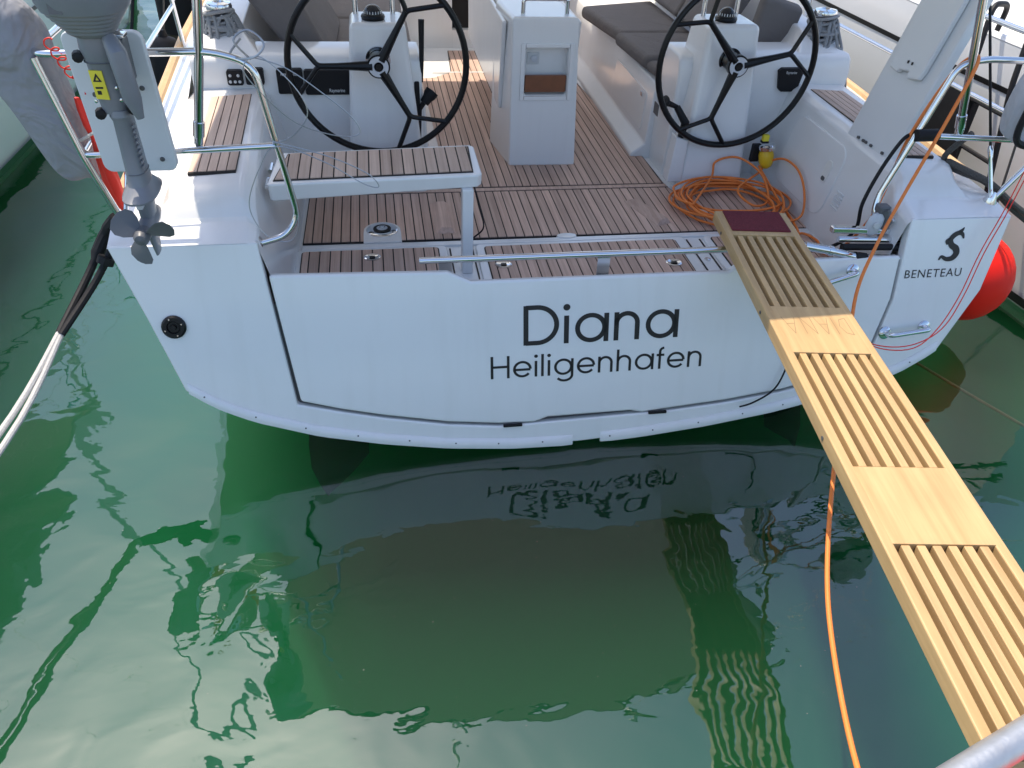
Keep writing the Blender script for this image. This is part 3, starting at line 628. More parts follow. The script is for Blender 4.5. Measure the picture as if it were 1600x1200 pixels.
# starboard lever on the console, small box moulding and plate by the bench front
MB().lathe([(0.012, 0), (0.016, 0.06), (0.030, 0.075), (0.034, 0.09), (0.0, 0.095)], (1.60, 4.06, 1.03), (-0.85, -0.1, 0.35), 16).build('winch_handle_grip', 'black_matt', yacht)
MB().tube([(1.60, 4.06, 1.03), (1.655, 4.04, 0.95), (1.64, 4.04, 0.86)], [0.018, 0.024, 0.018], 10).build('winch_handle_arm', 'black_matt', yacht)
MB().prism([(1.595, 0.62), (1.68, 0.62), (1.68, 0.86), (1.61, 0.88)], lambda x, z: (x, 4.01, z), lambda x, z: (x, 4.10, z)).build('handle_pocket', 'gelcoat', yacht, bevel=0.006)
MB().box((1.593, 4.36, 0.92), (0.004, 0.075, 0.065)).build('instruction_plate', 'seam_grey', yacht, smooth=False)
bx = MB().prism(rrect(4.62, 5.35, 0.70, 0.93, 0.02, 3), lambda y, z: (side(interp(z, [(0.66, 0.275), (0.96, 0.262)])-0.0121*(y-4.5), 1)+0.01, y, z), lambda y, z: (side(interp(z, [(0.66, 0.275), (0.96, 0.262)])-0.0121*(y-4.5), 1)-0.005, y, z)).build('bench_hatch', 'gelcoat', yacht, bevel=0.003)
MB().box((1.612, 4.70, 0.90), (0.016, 0.03, 0.03)).build('latch', 'steel', bx, bevel=0.003)

# --- cockpit table
tv = [(0.745, 4.40, 0.565), (1.142, 4.39, 0.565), (1.11, 4.80, 0.565), (0.68, 4.82, 0.565), (0.735, 4.405, 1.40), (1.100, 4.40, 1.40), (1.085, 4.80, 1.40), (0.70, 4.82, 1.40)]
tv += [(0.816, 4.4005, 0.99), (1.058, 4.3965, 0.99), (1.054, 4.3995, 1.243), (0.816, 4.4025, 1.243)] + [(0.816, 4.475, 0.99), (1.058, 4.475, 0.99), (1.054, 4.475, 1.243), (0.816, 4.475, 1.243)]
tab = MB().add(tv, [(3,2,1,0),(4,5,6,7),(1,2,6,5),(2,3,7,6),(3,0,4,7),(0,1,9,8),(1,5,10,9),(5,4,11,10),(4,0,8,11),(8,9,13,12),(9,10,14,13),(10,11,15,14),(11,8,12,15),(12,13,14,15)]).build('cockpit_table', 'gelcoat', yacht, bevel=0.02, seg=4)
MB().box((0.905, 5.56, 1.20), (0.36, 1.5, 0.36)).build('table_body', 'gelcoat', tab, bevel=0.02)
MB().prism([(4.58, 0.86), (6.15, 0.86), (6.2, 1.36), (4.5, 1.36)], lambda y, z: (0.695, y, z), lambda y, z: (0.72, y, z)).build('table_leaf', 'gelcoat', tab, bevel=0.012, seg=3)
MB().prism([(4.58, 0.86), (6.15, 0.86), (6.2, 1.36), (4.5, 1.36)], lambda y, z: (1.115, y, z), lambda y, z: (1.14, y, z)).build('table_leaf', 'gelcoat', tab, bevel=0.012, seg=3)
# recessed niche in the table's aft face: frame bars, back, socket, wooden fiddle
def tf(x, z, d): return (x, 4.40+0.004*(z-0.5)-d, z)
def tbox(name, x0, x1, z0, z1, d0, d1, mat, bevel=0.004): return MB().prism(rrect(x0, x1, z0, z1, 0.006, 2), lambda x, z: tf(x, z, d0), lambda x, z: tf(x, z, d1)).build(name, mat, tab, bevel=bevel)
tbox('niche_frame', 0.788, 0.812, 0.962, 1.270, -0.005, 0.010, 'gelcoat'); tbox('niche_frame', 1.062, 1.086, 0.962, 1.270, -0.005, 0.014, 'gelcoat')
tbox('niche_frame', 0.8135, 1.0605, 1.247, 1.269, -0.005, 0.0115, 'gelcoat'); tbox('niche_frame', 0.8135, 1.0605, 0.963, 0.986, -0.005, 0.0115, 'gelcoat')
tbox('fiddle_rail', 0.819, 1.055, 1.003, 1.095, -0.030, -0.012, 'mahogany', 0.003)
tbox('power_socket', 0.835, 0.905, 1.140, 1.205, -0.078, -0.066, 'socket_grey', 0.003)
MB().lathe([(0.018, 0), (0.018, 0.010), (0, 0.012)], tf(0.874, 1.172, -0.066), (0, -1, 0), 18).build('socket_lid', 'light_plastic', tab)
MB().tube(bent([(0.80, 4.46, 1.39), (0.80, 4.46, 1.48), (1.04, 4.46, 1.48), (1.04, 4.46, 1.39)], 0.02), 0.012, 10).build('table_grab_bar', 'steel', tab)
# bulkhead with companionway
bk = MB(); bk.box((0.10, 7.02, 0.98), (1.10, 0.10, 0.95)); bk.box((1.62, 7.02, 0.98), (1.42, 0.10, 0.95)); bk.box((0.78, 7.015, 0.61), (0.26, 0.10, 0.21)); bk.box((0.9, 7.02, 1.60), (2.6, 0.10, 0.28))
bk.build('bulkhead', 'gelcoat', yacht, smooth=False)
MB().box((0.80, 7.05, 1.10), (0.40, 0.02, 0.80)).build('companionway_shade', 'inside_dark', yacht, smooth=False)  # near-black sheet stands in for the unlit cabin inside
MB().prism([(-0.42, 1.0), (2.22, 1.0), (2.10, 1.62), (1.7, 1.74), (0.1, 1.74), (-0.30, 1.62)], lambda x, z: (x, 7.075, z), lambda x, z: (0.9+(x-0.9)*0.7, 11.2, z*0.93)).build('cabin_trunk', 'gelcoat', yacht, bevel=0.03)
MB().add([(-1.1, 6.99, 1.04), (2.85, 6.99, 1.04), (2.6, 9, 1.12), (1.95, 11.5, 1.2), (1.2, 13.4, 1.3), (0.86, 14.3, 1.38), (0.5, 13.4, 1.3), (-0.25, 11.5, 1.2), (-0.9, 9, 1.12)], [tuple(range(9))]).build('foredeck', 'nonskid', yacht, smooth=False)
# starboard coaming face: light washboard seen behind the port bench
# --- pushpit rails
def rail(s):
    X = lambda x: side(x, s)
    if s < 0:
        up_ = [(-0.505, 2.90, 0.90), (-0.40, 2.93, 0.915), (-0.345, 2.95, 0.99), (-0.427, 2.95, 1.573), (-0.56, 2.95, 1.615), (-1.147, 2.95, 1.606), (-1.16, 3.25, 1.60), (-1.195, 5.3, 1.59)]
        lo = [(-0.385, 2.95, 1.278), (-0.70, 2.95, 1.265), (-1.08, 2.95, 1.254), (-1.10, 3.25, 1.25), (-1.18, 5.3, 1.25)]
        post = [(-1.145, 2.97, 1.590), (-1.078, 2.955, 1.254), (-0.995, 2.95, 0.955)]
        leg = [(-0.668, 2.965, 1.285), (-0.60, 2.95, 1.62), (-0.50, 2.93, 2.22)]
    else:
        up_ = [(2.345, 2.90, 0.885), (2.17, 2.93, 0.905), (2.18, 2.96, 0.985), (2.345, 2.97, 1.555), (2.45, 2.96, 1.580), (3.02, 2.95, 1.56), (3.03, 3.25, 1.56), (2.93, 5.3, 1.58)]
        lo = [(2.285, 2.95, 1.270), (2.60, 2.95, 1.252), (2.96, 2.95, 1.228), (2.98, 3.25, 1.23), (2.92, 5.3, 1.25)]
        post = [(3.01, 2.97, 1.545), (2.93, 2.955, 1.23), (2.745, 2.95, 0.945)]
        leg = [(2.462, 2.965, 1.27), (2.37, 2.95, 1.62), (2.21, 2.93, 2.22)]
    r = MB().tube(bent(up_, 0.075), 0.0135, 12).build('pushpit_rail', 'steel', yacht)
    MB().tube(bent(lo, 0.05), 0.0125, 12).build('lower_rail', 'steel', r)
    MB().tube(post, 0.0135, 12).build('rail_post', 'steel', r)
    MB().tube([(X(-1.195), 5.3, 1.59), (X(-1.16), 5.3, 1.0)], 0.0135, 12).build('rail_post', 'steel', r)
    MB().lathe([(0.030, 0), (0.030, 0.006), (0.018, 0.014), (0, 0.014)], up_[0], (-1, 0, 0) if s > 0 else (1, 0, 0), 18).build('flange', 'steel', r)
    MB().lathe([(0.032, 0), (0.032, 0.006), (0.016, 0.05), (0, 0.05)], (post[-1][0], post[-1][1], 0.948), (0, 0, 1), 18).build('rail_foot', 'steel', r)
    lg = MB().tube(leg, 0.016, 14).build('bimini_leg', 'steel', yacht)
    d = (Vector(leg[1])-Vector(leg[0])).normalized()
    MB().tube([Vector(leg[0])+d*0.03, Vector(leg[0])+d*0.085], 0.0205, 14).build('leg_sleeve', 'steel', lg)
    MB().box(Vector(leg[0])+d*0.0, (0.022, 0.030, 0.055)).build('leg_clamp', 'steel', lg, bevel=0.005)
    return r
rail(-1); rail(1)
# lifelines
for s in (-1, 1):
    for z in (1.58, 1.24):
        MB().tube([(side(-1.195, s), 5.3, z), (side(-1.22, s), 6.3, z+0.02), (side(-1.24, s), 8.3, z+0.06)], 0.0035, 6).build('lifeline', 'wire', yacht)
    for yy in (6.3, 8.3):
        MB().tube([(side(-1.22, s), yy, 1.0), (side(-1.22, s), yy, 1.64)], 0.0125, 10).build('stanchion', 'steel', yacht)
# --- stowed swim ladder lying above the door
lad = MB().tube([(0.124, 2.85, 0.822), (1.475, 2.845, 0.820), (1.82, 2.81, 0.842)], 0.0145, 14).build('swim_ladder', 'steel', yacht)
for a, c, r in (((1.80, 2.812, 0.841), (1.93, 2.805, 0.815), 0.020), ((1.925, 2.805, 0.816), (2.055, 2.80, 0.782), 0.0175), ((1.915, 2.806, 0.818), (1.935, 2.805, 0.813), 0.023)):
    MB().tube([a, c], r, 14).build('ladder_sleeve', 'steel', lad)
MB().tube([(2.05, 2.80, 0.783), (2.105, 2.80, 0.773)], 0.023, 14).build('ladder_foot', 'black_matt', lad)
MB().tube([(2.10, 2.80, 0.773), (2.42, 2.80, 0.757)], 0.0165, 14).build('ladder_tread', 'steel', lad)
MB().tube([(2.415, 2.80, 0.757), (2.445, 2.80, 0.756)], 0.018, 12).build('ladder_foot', 'black_matt', lad)
MB().tube([(2.00, 2.84, 0.812), (2.37, 2.84, 0.795)], 0.015, 12).build('ladder_tread', 'black_matt', lad)
MB().tube([(1.99, 2.87, 0.835), (2.32, 2.87, 0.818)], 0.014, 12).build('ladder_tread', 'steel', lad)
MB().box((2.11, 2.905, 0.858), (0.29, 0.035, 0.030), Matrix.Rotation(0.07, 3, 'Y')).build('ladder_tread', 'steel', lad, bevel=0.008)
MB().box((0.912, 2.853, 0.755), (0.055, 0.004, 0.115)).build('ladder_bracket', 'steel', lad, smooth=False)
MB().box((0.232, 2.86, 0.775), (0.055, 0.004, 0.055)).build('ladder_bracket', 'steel', lad, smooth=False)
# --- bimini awning overhead
def bz(x): 
    t = (x-0.72)/1.75; return 2.12+0.62*math.sqrt(max(0.0, 1-t*t))
def canopy(name, mat, ys):
    secs = []
    for k in range(25):
        x = 0.72+1.74*math.sin((-1+2*k/24)*PI/2); secs.append([(x, y, bz(x)-dz) for y, dz in ys])
    o = MB().loft(secs).build(name, mat, yacht); sm = o.modifiers.new('thick', 'SOLIDIFY'); sm.thickness = 0.006; return o
bim = canopy('bimini', 'canvas_taupe', ((2.76, 0.05), (2.80, 0.0), (3.7, -0.03), (4.95, 0.0)))
awn = canopy('light_fill_awning', 'canvas_fill_awning', ((4.88, 0.012), (5.7, -0.005), (6.7, 0.05)))  # unseen pale cloth, added so more light reaches the cockpit
for yy, ex in ((2.80, 0), (4.92, 0.015), (6.65, 0.05)):
    MB().tube([(0.72+1.72*math.sin(t*PI/2), yy, bz(0.72+1.74*math.sin(t*PI/2))-0.022-ex) for t in [-1+2*k/24 for k in range(25)]], 0.0125, 8).build('bimini_bow', 'steel', bim)
# --- boom and mast with stowed sail
MB().tube([(0.88, 5.2, 3.15), (0.88, 9.6, 3.05)], 0.075, 14).build('boom', 'light_plastic', yacht)
secs = [[(0.88+0.16*k*math.cos(a), y, 3.34+0.26*k*math.sin(a)) for a in [2*PI*i/14 for i in range(14)]] for y, k in ((5.25, 0.5), (6, 0.9), (8, 1.1), (9.5, 1.2))]
MB().loft(secs, closed=True, caps=True).build('stowed_sail', 'canvas_light', yacht)
MB().tube([(0.88, 9.75, 1.6), (0.88, 9.9, 16.5)], 0.085, 14).build('mast', 'light_plastic', yacht)
for sx, p0, p1 in ((-1, (-1.0, 2.93, 0.955), (-0.835, 3.2, 1.75)), (1, (2.742, 2.935, 0.955), (2.555, 3.2, 1.75))):
    bs = MB().tube([p0, p1, (0.88+0.18*sx, 6.6, 8.4), (0.88, 9.9, 16.4)], 0.0058, 8).build('backstay', 'black_matt', yacht)
    q = Vector(p0); d = (Vector(p1)-q).normalized()
    MB().tube([q, q+d*0.03, q+d*0.06, q+d*0.20, q+d*0.24, q+d*0.26], [0.012, 0.012, 0.009, 0.009, 0.013, 0.008], 10).build('turnbuckle', 'steel', bs)
# --- winches
for s, (wx, wy) in ((-1, (-0.775, 4.50)), (1, (2.545, 4.45))):
    wi = MB().lathe([(0.075, 0), (0.075, 0.02), (0.055, 0.03), (0.05, 0.10), (0.062, 0.125), (0.066, 0.145), (0.060, 0.16), (0.030, 0.165), (0.026, 0.155), (0, 0.155)], (wx, wy, 1.28), (0, 0, 1), 28).build('winch', 'steel', yacht)
# --- twin rudders in the water
for blade in ([((-0.404, 2.83), (-0.14, 2.72), 0.05), ((-0.424, 2.80), (-0.145, 2.715), -0.10), ((-0.428, 2.80), (-0.225, 2.76), -0.25), ((-0.405, 2.82), (-0.31, 2.80), -0.38), ((-0.378, 2.83), (-0.362, 2.83), -0.46)],
              [((1.76, 2.70), (2.00, 2.78), 0.05), ((1.80, 2.69), (2.03, 2.77), -0.10), ((1.93, 2.75), (2.085, 2.81), -0.22), ((2.05, 2.82), (2.12, 2.85), -0.33), ((2.12, 2.87), (2.135, 2.875), -0.42)]):
    secs = []
    for p0, p1, z in blade:   # blades put over to one side, chord seen from astern
        a, c = Vector((*p0, z)), Vector((*p1, z)); t = (c-a).cross(Vector((0, 0, 1))).normalized()*0.018
        secs.append([a, a*0.7+c*0.3+t, a*0.3+c*0.7+t*0.8, c, a*0.3+c*0.7-t*0.8, a*0.7+c*0.3-t])
    MB().loft(secs, closed=True, caps=True).build('rudder_blade', 'antifoul', yacht)
# outboard mounting board on the port rail
MB().prism(rrect(-1.005, -0.755, 1.225, 1.70, 0.03, 4), lambda x, z: (x+(1.70-z)*0.045, 2.895, z), lambda x, z: (x+(1.70-z)*0.045, 2.860, z)).build('outboard_bracket_board', 'board_white', yacht, bevel=0.005)
for x, z in ((-0.955, 1.50), (-0.80, 1.52), (-0.79, 1.27)):
    MB().lathe([(0.009, 0), (0.007, 0.006), (0, 0.006)], (x+0.01, 2.860, z), (0, -1, 0), 10).build('board_bolt', 'seam_grey', yacht)

# ================================================================== CUSHIONS
def cushion(verts, label, loc, group='cockpit cushions', bevel=0.035):
    o = MB().add(verts, [(3,2,1,0),(4,5,6,7),(0,1,5,4),(1,2,6,5),(2,3,7,6),(3,0,4,7)]).build('seat_cushion', 'cushion', bevel=bevel, seg=4)
    tag(o, label, 'cushion', group); return o
def slab(pts, t): # four floor points, thickness up
    return [Vector(p) for p in pts]+[Vector(p)+Vector((0, 0, t)) for p in pts]
cushion(slab([(1.60, 5.28, 1.035), (2.10, 5.28, 1.035), (2.10, 6.2, 1.035), (1.50, 6.0, 1.035)], 0.085), 'dark grey flat seat cushion farthest forward on starboard bench', None)
cushion(slab([(1.60, 4.70, 1.037), (2.10, 4.70, 1.037), (2.10, 5.265, 1.037), (1.56, 5.265, 1.037)], 0.085), 'dark grey flat seat cushion in the middle of starboard bench', None)
cushion(slab([(1.625, 4.53, 1.036), (2.10, 4.53, 1.036), (2.10, 4.69, 1.036), (1.60, 4.69, 1.036)], 0.07), 'dark grey small seat cushion beside the starboard steering pedestal', None)
def leaner(x0, y0, y1, s, label):
    # back cushion leaning outboard on the coaming
    b0 = Vector((x0, y0, 1.12)); d = Vector((s*0.20, 0, 0.36)); t = Vector((-s*0.09, 0, 0.05)); e = Vector((0, y1-y0, 0))
    cushion([b0, b0+t, b0+t+e, b0+e, b0+d, b0+d+t, b0+d+t+e, b0+d+e], label, None, bevel=0.03)
leaner(2.12, 5.5, 6.6, 1, 'dark grey back cushion leaning on starboard coaming, farthest forward')
leaner(2.12, 4.85, 5.48, 1, 'dark grey back cushion leaning on starboard coaming behind the wheel rim')
cushion([Vector(p) for p in ((2.16, 4.56, 1.12), (2.44, 4.56, 1.24), (2.44, 4.64, 1.26), (2.16, 4.64, 1.14), (2.24, 4.60, 1.47), (2.50, 4.60, 1.40), (2.50, 4.68, 1.42), (2.24, 4.68, 1.49))], 'upright dark grey cushion between starboard wheel hub and rope-wrapped winch', None, bevel=0.025)
cushion(slab([(-0.40, 4.56, 1.036), (0.22, 4.56, 1.036), (0.22, 5.6, 1.036), (-0.40, 5.6, 1.036)], 0.085), 'dark grey flat seat cushion on port bench next to pedestal', None)
cushion(slab([(-0.40, 5.62, 1.036), (0.20, 5.62, 1.036), (0.20, 6.8, 1.036), (-0.40, 6.8, 1.036)], 0.085), 'dark grey flat seat cushion farthest forward on port bench', None)
cushion([Vector(p) for p in ((-0.42, 4.55, 1.125), (-0.22, 4.55, 1.125), (-0.20, 5.45, 1.125), (-0.42, 5.45, 1.125), (-0.66, 4.57, 1.46), (-0.42, 4.57, 1.52), (-0.40, 5.45, 1.50), (-0.66, 5.45, 1.44))], 'thick dark grey back cushion leaning on port coaming behind wheel', None, bevel=0.03)
leaner(-0.44, 5.5, 6.6, -1, 'dark grey back cushion leaning on port coaming, farthest forward')

# ================================================================== ROPES ON THE WINCHES
def rope_heap(cx, cy, z, label, seed, mat):
    rnd = random.Random(seed); mb = MB()
    pts = []
    for i in range(8*14):
        a = i*2*PI/14; k = i/(8*14); r = 0.070+0.010*rnd.random()+0.030*(1-k)**2+0.008*math.sin(i*0.37)
        pts.append((cx+r*math.cos(a), cy+r*math.sin(a), z-0.03+0.135*k+0.012*math.sin(a+k*9)))
    mb.tube(catmull(pts, 3), 0.0085, 7)
    for j in range(11):
        a = rnd.uniform(-2.9, 1.2); l = rnd.uniform(0.06, 0.16); w_ = rnd.uniform(0.25, 0.6); q = rnd.uniform(0.105, 0.135)
        f = lambda r, t, h: (cx+r*math.cos(t), cy+r*math.sin(t), max(z+h, 1.27 if r < 0.12 else 1.255))
        mb.tube(catmull([f(0.072, a-w_*1.4, 0.09), f(0.088, a-w_, 0.06), f(q, a-w_*0.7, -l*0.4), f(q+0.02, a-0.1, -l), f(q, a+w_*0.6, -l*0.45), f(0.088, a+w_, 0.05), f(0.072, a+w_*1.4, 0.085)], 5), 0.008, 7)
    o = mb.build('rope_coil', mat); tag(o, label, 'rope')
rope_heap(-0.775, 4.50, 1.30, 'grey rope heaped round the port winch behind the rail', 3, 'rope_grey')
rope_heap(2.545, 4.45, 1.30, 'grey rope wound round the starboard winch beside the wheel', 4, 'rope_grey')

# ================================================================== GANGWAY
GX = Vector((0.9903, -0.1386, 0)); GY = Vector((0.1386, 0.9903, 0))
GO = Vector((1.466, 3.06, 0.0))          # left top corner (boat end)
GW = 0.325; GT = 0.90
gang = thing('gangway', 'slatted pale pine gangway board with dark red carpet on its boat end', 'gangway', tuple(GO+GY*(-1.4)))
def GP(u, v, z): # u across, v from boat end towards pontoon
    return GO+GX*u-GY*v+Vector((0, 0, z))
def gbox(name, u0, u1, v0, v1, z0, z1, mat='pine', bevel=0.004):
    # local geometry along the board axis so that grain follows the board
    o = MB().box((0, 0, 0), (u1-u0, v1-v0, z1-z0)).build(name, mat, None, bevel=bevel, seg=3)
    c = GP((u0+u1)/2, (v0+v1)/2, (z0+z1)/2)
    o.parent = gang; o.location = c-gang.location; o.rotation_euler = (0, 0, math.atan2(-GY.x, GY.y)); return o
GL_ = 3.0
RW = 0.030
gbox('side_rail', 0, RW, 0, GL_, GT-0.052, GT, bevel=0.005)
gbox('side_rail', GW-RW, GW, 0, GL_, GT-0.052, GT, bevel=0.005)
cross = [(0.0, 0.232), (0.80, 1.095), (1.65, 1.935), (2.49, 2.78), (2.94, 3.0)]
for i, (a, c) in enumerate(cross):
    gbox('cross_board', RW-0.004, GW-RW+0.004, a+0.002, c, GT-0.040, GT+0.0006, bevel=0.0015)
nsl = 6; inner = GW-2*RW; slot = 0.0175; sw = (inner-(nsl+1)*slot)/nsl
for (a, c), (a2, c2) in zip(cross, cross[1:]):
    for k in range(nsl):
        u = RW+slot+(sw+slot)*k
        gbox('slat', u, u+sw, c+0.001, a2-0.001, GT-0.045, GT-0.0022, bevel=0.003)
cp = gbox('carpet', RW+0.004, GW-RW-0.004, 0.006, 0.196, GT-0.002, GT+0.007, 'carpet', 0.003)
gbox('carpet', 0.06, 0.30, 2.52, 2.70, GT-0.002, GT+0.006, 'red', 0.003)
for v in (0.16, 0.80, 1.50):
    o = MB().lathe([(0.007, 0), (0.007, 0.002), (0, 0.002)], (0, 0, 0), (-1, 0, 0), 12).build('bolt', 'seam_grey'); o.parent = gang; o.location = GP(-0.0005, v, GT-0.03)-gang.location; o.rotation_euler = (0, 0, math.atan2(-GY.x, GY.y))
# carved name, reads from the boat side
tx = font_text('DIANA', 0.105, lambda x, z: (-x, -z, 0.0), 'carved_name', 'ink', None, align='CENTER', spacing=1.12)
tx.data.materials.clear(); tx.data.materials.append(MATS['ink'])
bpy.data.objects.remove(tx)
def carve(strokes):
    mb = MB()
    for st in strokes:
        for (x0, y0), (x1, y1) in zip(st, st[1:]):
            l = math.hypot(x1-x0, y1-y0); nx, ny = -(y1-y0)/l*0.0010, (x1-x0)/l*0.0010
            q = [(x0+nx, y0+ny), (x1+nx, y1+ny), (x1-nx, y1-ny), (x0-nx, y0-ny)]
            mb.add([GP(GW-0.045-a*1.08, 0.875+c*1.25, GT+0.0012) for a, c in q], [(0, 1, 2, 3)])
    mb.build('carved_name', 'ink', gang, smooth=False)
hh = 0.085
def A_(x): return [[(x, 0.0+hh*0), (x+0.022, hh)][::1], [(x+0.022, hh), (x+0.044, 0)], [(x+0.010, 0.4*hh), (x+0.034, 0.4*hh)]]
Ld = [[(0.0, 0), (0.0, hh)], [(0.0, hh), (0.022, hh*0.9), (0.032, hh*0.5), (0.022, 0.1*hh), (0, 0)], [(0.048, 0), (0.048, hh)]]
Ld += A_(0.062) + [[(0.120, 0), (0.120, hh), (0.155, 0), (0.155, hh)]] + A_(0.172)
# mirrored both ways: lettering faces the boat
carve([[(x, hh-y) for x, y in st] for st in [[(a, hh-c) for a, c in st] for st in Ld]])

# ================================================================== ORANGE CABLE
cable = MB(); rnd = random.Random(11); pts = []
for i in range(9*16+9):
    a = 2*PI*i/16+0.6; t = i/16; rx = 0.255+0.05*math.sin(t*2.1+1)+0.02*rnd.random(); ry = 0.235+0.06*math.sin(t*1.7)+0.015*rnd.random()
    cx0 = 1.865+0.025*math.sin(t*1.3); cy0 = 3.715+0.03*math.cos(t*1.9)
    pts.append((cx0+rx*math.cos(a), cy0+ry*math.sin(a), 0.596+0.0072*t+0.006*rnd.random()))
cable.tube(catmull(pts, 3), 0.0064, 7)
cable.tube(catmull([pts[-1], (1.83, 3.95, 0.67), (1.86, 4.0, 0.74), (1.98, 3.98, 0.77), (2.08, 3.86, 0.72), (2.07, 3.70, 0.64), (1.97, 3.66, 0.63), (1.93, 3.80, 0.66), (2.10, 3.93, 0.70), (2.135, 3.96, 0.735)], 8), 0.0064, 7)
cable.tube(catmull([(2.13, 3.955, 0.72), (2.165, 3.93, 0.77), (2.19, 3.84, 0.81), (2.205, 3.70, 0.80), (2.20, 3.58, 0.73), (2.17, 3.50, 0.64), (2.08, 3.50, 0.61), (1.98, 3.58, 0.61)], 8), 0.0064, 7)
cable.tube(catmull([(2.10, 3.95, 0.73), (2.13, 3.70, 0.64), (2.13, 3.50, 0.61), (2.10, 3.36, 0.60), (2.0, 3.27, 0.60), (2.10, 3.22, 0.60), (2.17, 3.28, 0.60), (2.12, 3.37, 0.605), (2.03, 3.30, 0.60)], 8), 0.0064, 7)
run = [(2.13, 3.22, 0.60), (2.15, 3.10, 0.63), (2.20, 3.00, 0.84), (2.22, 2.985, 1.0), (2.26, 3.0, 1.25), (2.345, 3.0, 1.50), (2.395, 2.975, 1.585), (2.40, 2.94, 1.56), (2.33, 2.90, 1.35), (2.22, 2.85, 1.05), (2.10, 2.75, 0.86), (1.96, 2.58, 0.72), (1.75, 2.20, 0.62), (1.518, 1.801, 0.55), (1.311, 1.42, 0.50), (1.192, 1.145, 0.48), (1.068, 0.781, 0.50), (0.98, 0.45, 0.60), (0.92, 0.1, 0.83)]
cable.tube(catmull(run, 8), 0.0078, 8)
cab = thing('power_cable', 'orange shore power cable coiled on the teak sole and looped over the rail', 'cable', (1.9, 3.7, 0.59))
cable.build('cord', 'orange', cab, ang=60)
plug = MB().lathe([(0.012, 0), (0.030, 0.012), (0.040, 0.035), (0.042, 0.075), (0.036, 0.100), (0.028, 0.105), (0, 0.105)], (2.145, 3.95, 0.715), (-0.12, 0.2, 1.0), 20).build('plug', 'yellow', cab)
MB().lathe([(0.046, 0), (0.050, 0.008), (0.050, 0.022), (0.040, 0.03), (0, 0.03)], (2.135, 3.968, 0.815), (-0.12, 0.2, 1.0), 20).build('plug_collar', 'steel', plug)
MB().box((2.118, 3.985, 0.875), (0.035, 0.03, 0.045)).build('plug_neck', 'sticker_yellow', plug, bevel=0.004)
MB().box((2.118, 3.985, 0.858), (0.037, 0.032, 0.012)).build('plug_band', 'black_matt', plug)
so_ = MB().box((2.085, 4.00, 0.79), (0.05, 0.03, 0.10)).build('shore_socket', 'black_matt', yacht, bevel=0.006)
MB().tube(catmull([(2.27, 3.01, 1.255), (2.22, 2.99, 1.23), (2.165, 2.985, 1.10), (2.13, 2.98, 0.95), (2.15, 3.0, 0.80), (2.10, 3.1, 0.66), (1.98, 3.18, 0.61)], 8), 0.0085, 8).build('black_hose', 'black_matt', yacht)
MB().tube([(2.25, 2.95, 1.272), (2.35, 2.95, 1.272)], 0.026, 12).build('rail_wrap', 'black_matt', yacht)

# ================================================================== OUTBOARD
ob = thing('outboard_motor', 'small grey outboard motor clamped upright to the white board on the port rail', 'outboard motor', (-0.83, 2.68, 1.05))
OX, OY = -0.838, 2.70
def ell(cx, cy, z, rx, ry, n=20, p=2.6):
    out = []
    for i in range(n):
        a = 2*PI*i/n; c, s_ = math.cos(a), math.sin(a)
        out.append((cx+rx*math.copysign(abs(c)**(2/p), c), cy+ry*math.copysign(abs(s_)**(2/p), s_), z))
    return out
# cowl with ribs on its lower rim
prof_ = [(1.735, 0.050, 0.060)]
for k in range(13):
    z = 1.742+0.0065*k; r = 0.062+0.0049*k+(0.0030 if k % 2 else 0.0); prof_.append((z, r, r*1.12))
secs = [ell(OX-0.005, OY-0.01, z, rx, ry, 28) for z, rx, ry in (*prof_, (1.835, 0.128, 0.142), (1.88, 0.135, 0.155), (1.96, 0.132, 0.155), (2.02, 0.105, 0.13), (2.04, 0.05, 0.07))]
cowl = MB().loft(secs, closed=True, caps=True).build('cowl', 'outboard_grey', ob)
MB().box((OX-0.05, OY-0.142, 1.86), (0.035, 0.01, 0.08)).build('cowl_stripe', 'outboard_dark', cowl); MB().box((OX+0.02, OY-0.142, 1.88), (0.02, 0.01, 0.05), Matrix.Rotation(-0.5, 3, 'Y')).build('cowl_stripe', 'outboard_dark', cowl)
secs = [ell(OX, OY, z, rx, ry, 18) for z, rx, ry in ((1.735, 0.055, 0.06), (1.70, 0.058, 0.06), (1.665, 0.052, 0.055), (1.655, 0.050, 0.05), (1.56, 0.043, 0.045), (1.545, 0.045, 0.046), (1.50, 0.040, 0.042))]
MB().loft(secs, closed=True, caps=True).build('swivel_housing', 'outboard_grey', ob, ang=25)
secs = [ell(OX+0.012, OY, z, rx, ry, 18) for z, rx, ry in ((1.51, 0.033, 0.045), (1.49, 0.036, 0.05), (1.475, 0.030, 0.045), (1.30, 0.033, 0.055), (1.26, 0.036, 0.07), (1.235, 0.055, 0.10), (1.225, 0.058, 0.12), (1.218, 0.056, 0.12), (1.212, 0.026, 0.06), (1.12, 0.022, 0.055), (1.05, 0.012, 0.05), (0.985, 0.006, 0.03))]
MB().loft(secs, closed=True, caps=True).build('drive_leg', 'outboard_grey', ob, ang=28)
MB().lathe([(0.004, -0.11), (0.022, -0.08), (0.030, -0.02), (0.030, 0.06), (0.024, 0.10), (0.014, 0.115), (0, 0.12)], (OX+0.012, OY, 1.115), (0, -1, 0), 18).build('gearcase', 'outboard_grey', ob)
MB().tube([(OX+0.045, OY-0.05, 1.735), (OX+0.065, OY-0.075, 1.70), (OX+0.078, OY-0.080, 1.56), (OX+0.088, OY-0.080, 1.50)], [0.022, 0.030, 0.028, 0.012], 12).build('tiller_arm', 'outboard_grey', ob)
MB().box((OX+0.05, OY-0.02, 1.735), (0.075, 0.05, 0.012)).build('tiller_bracket', 'steel', ob, bevel=0.003)
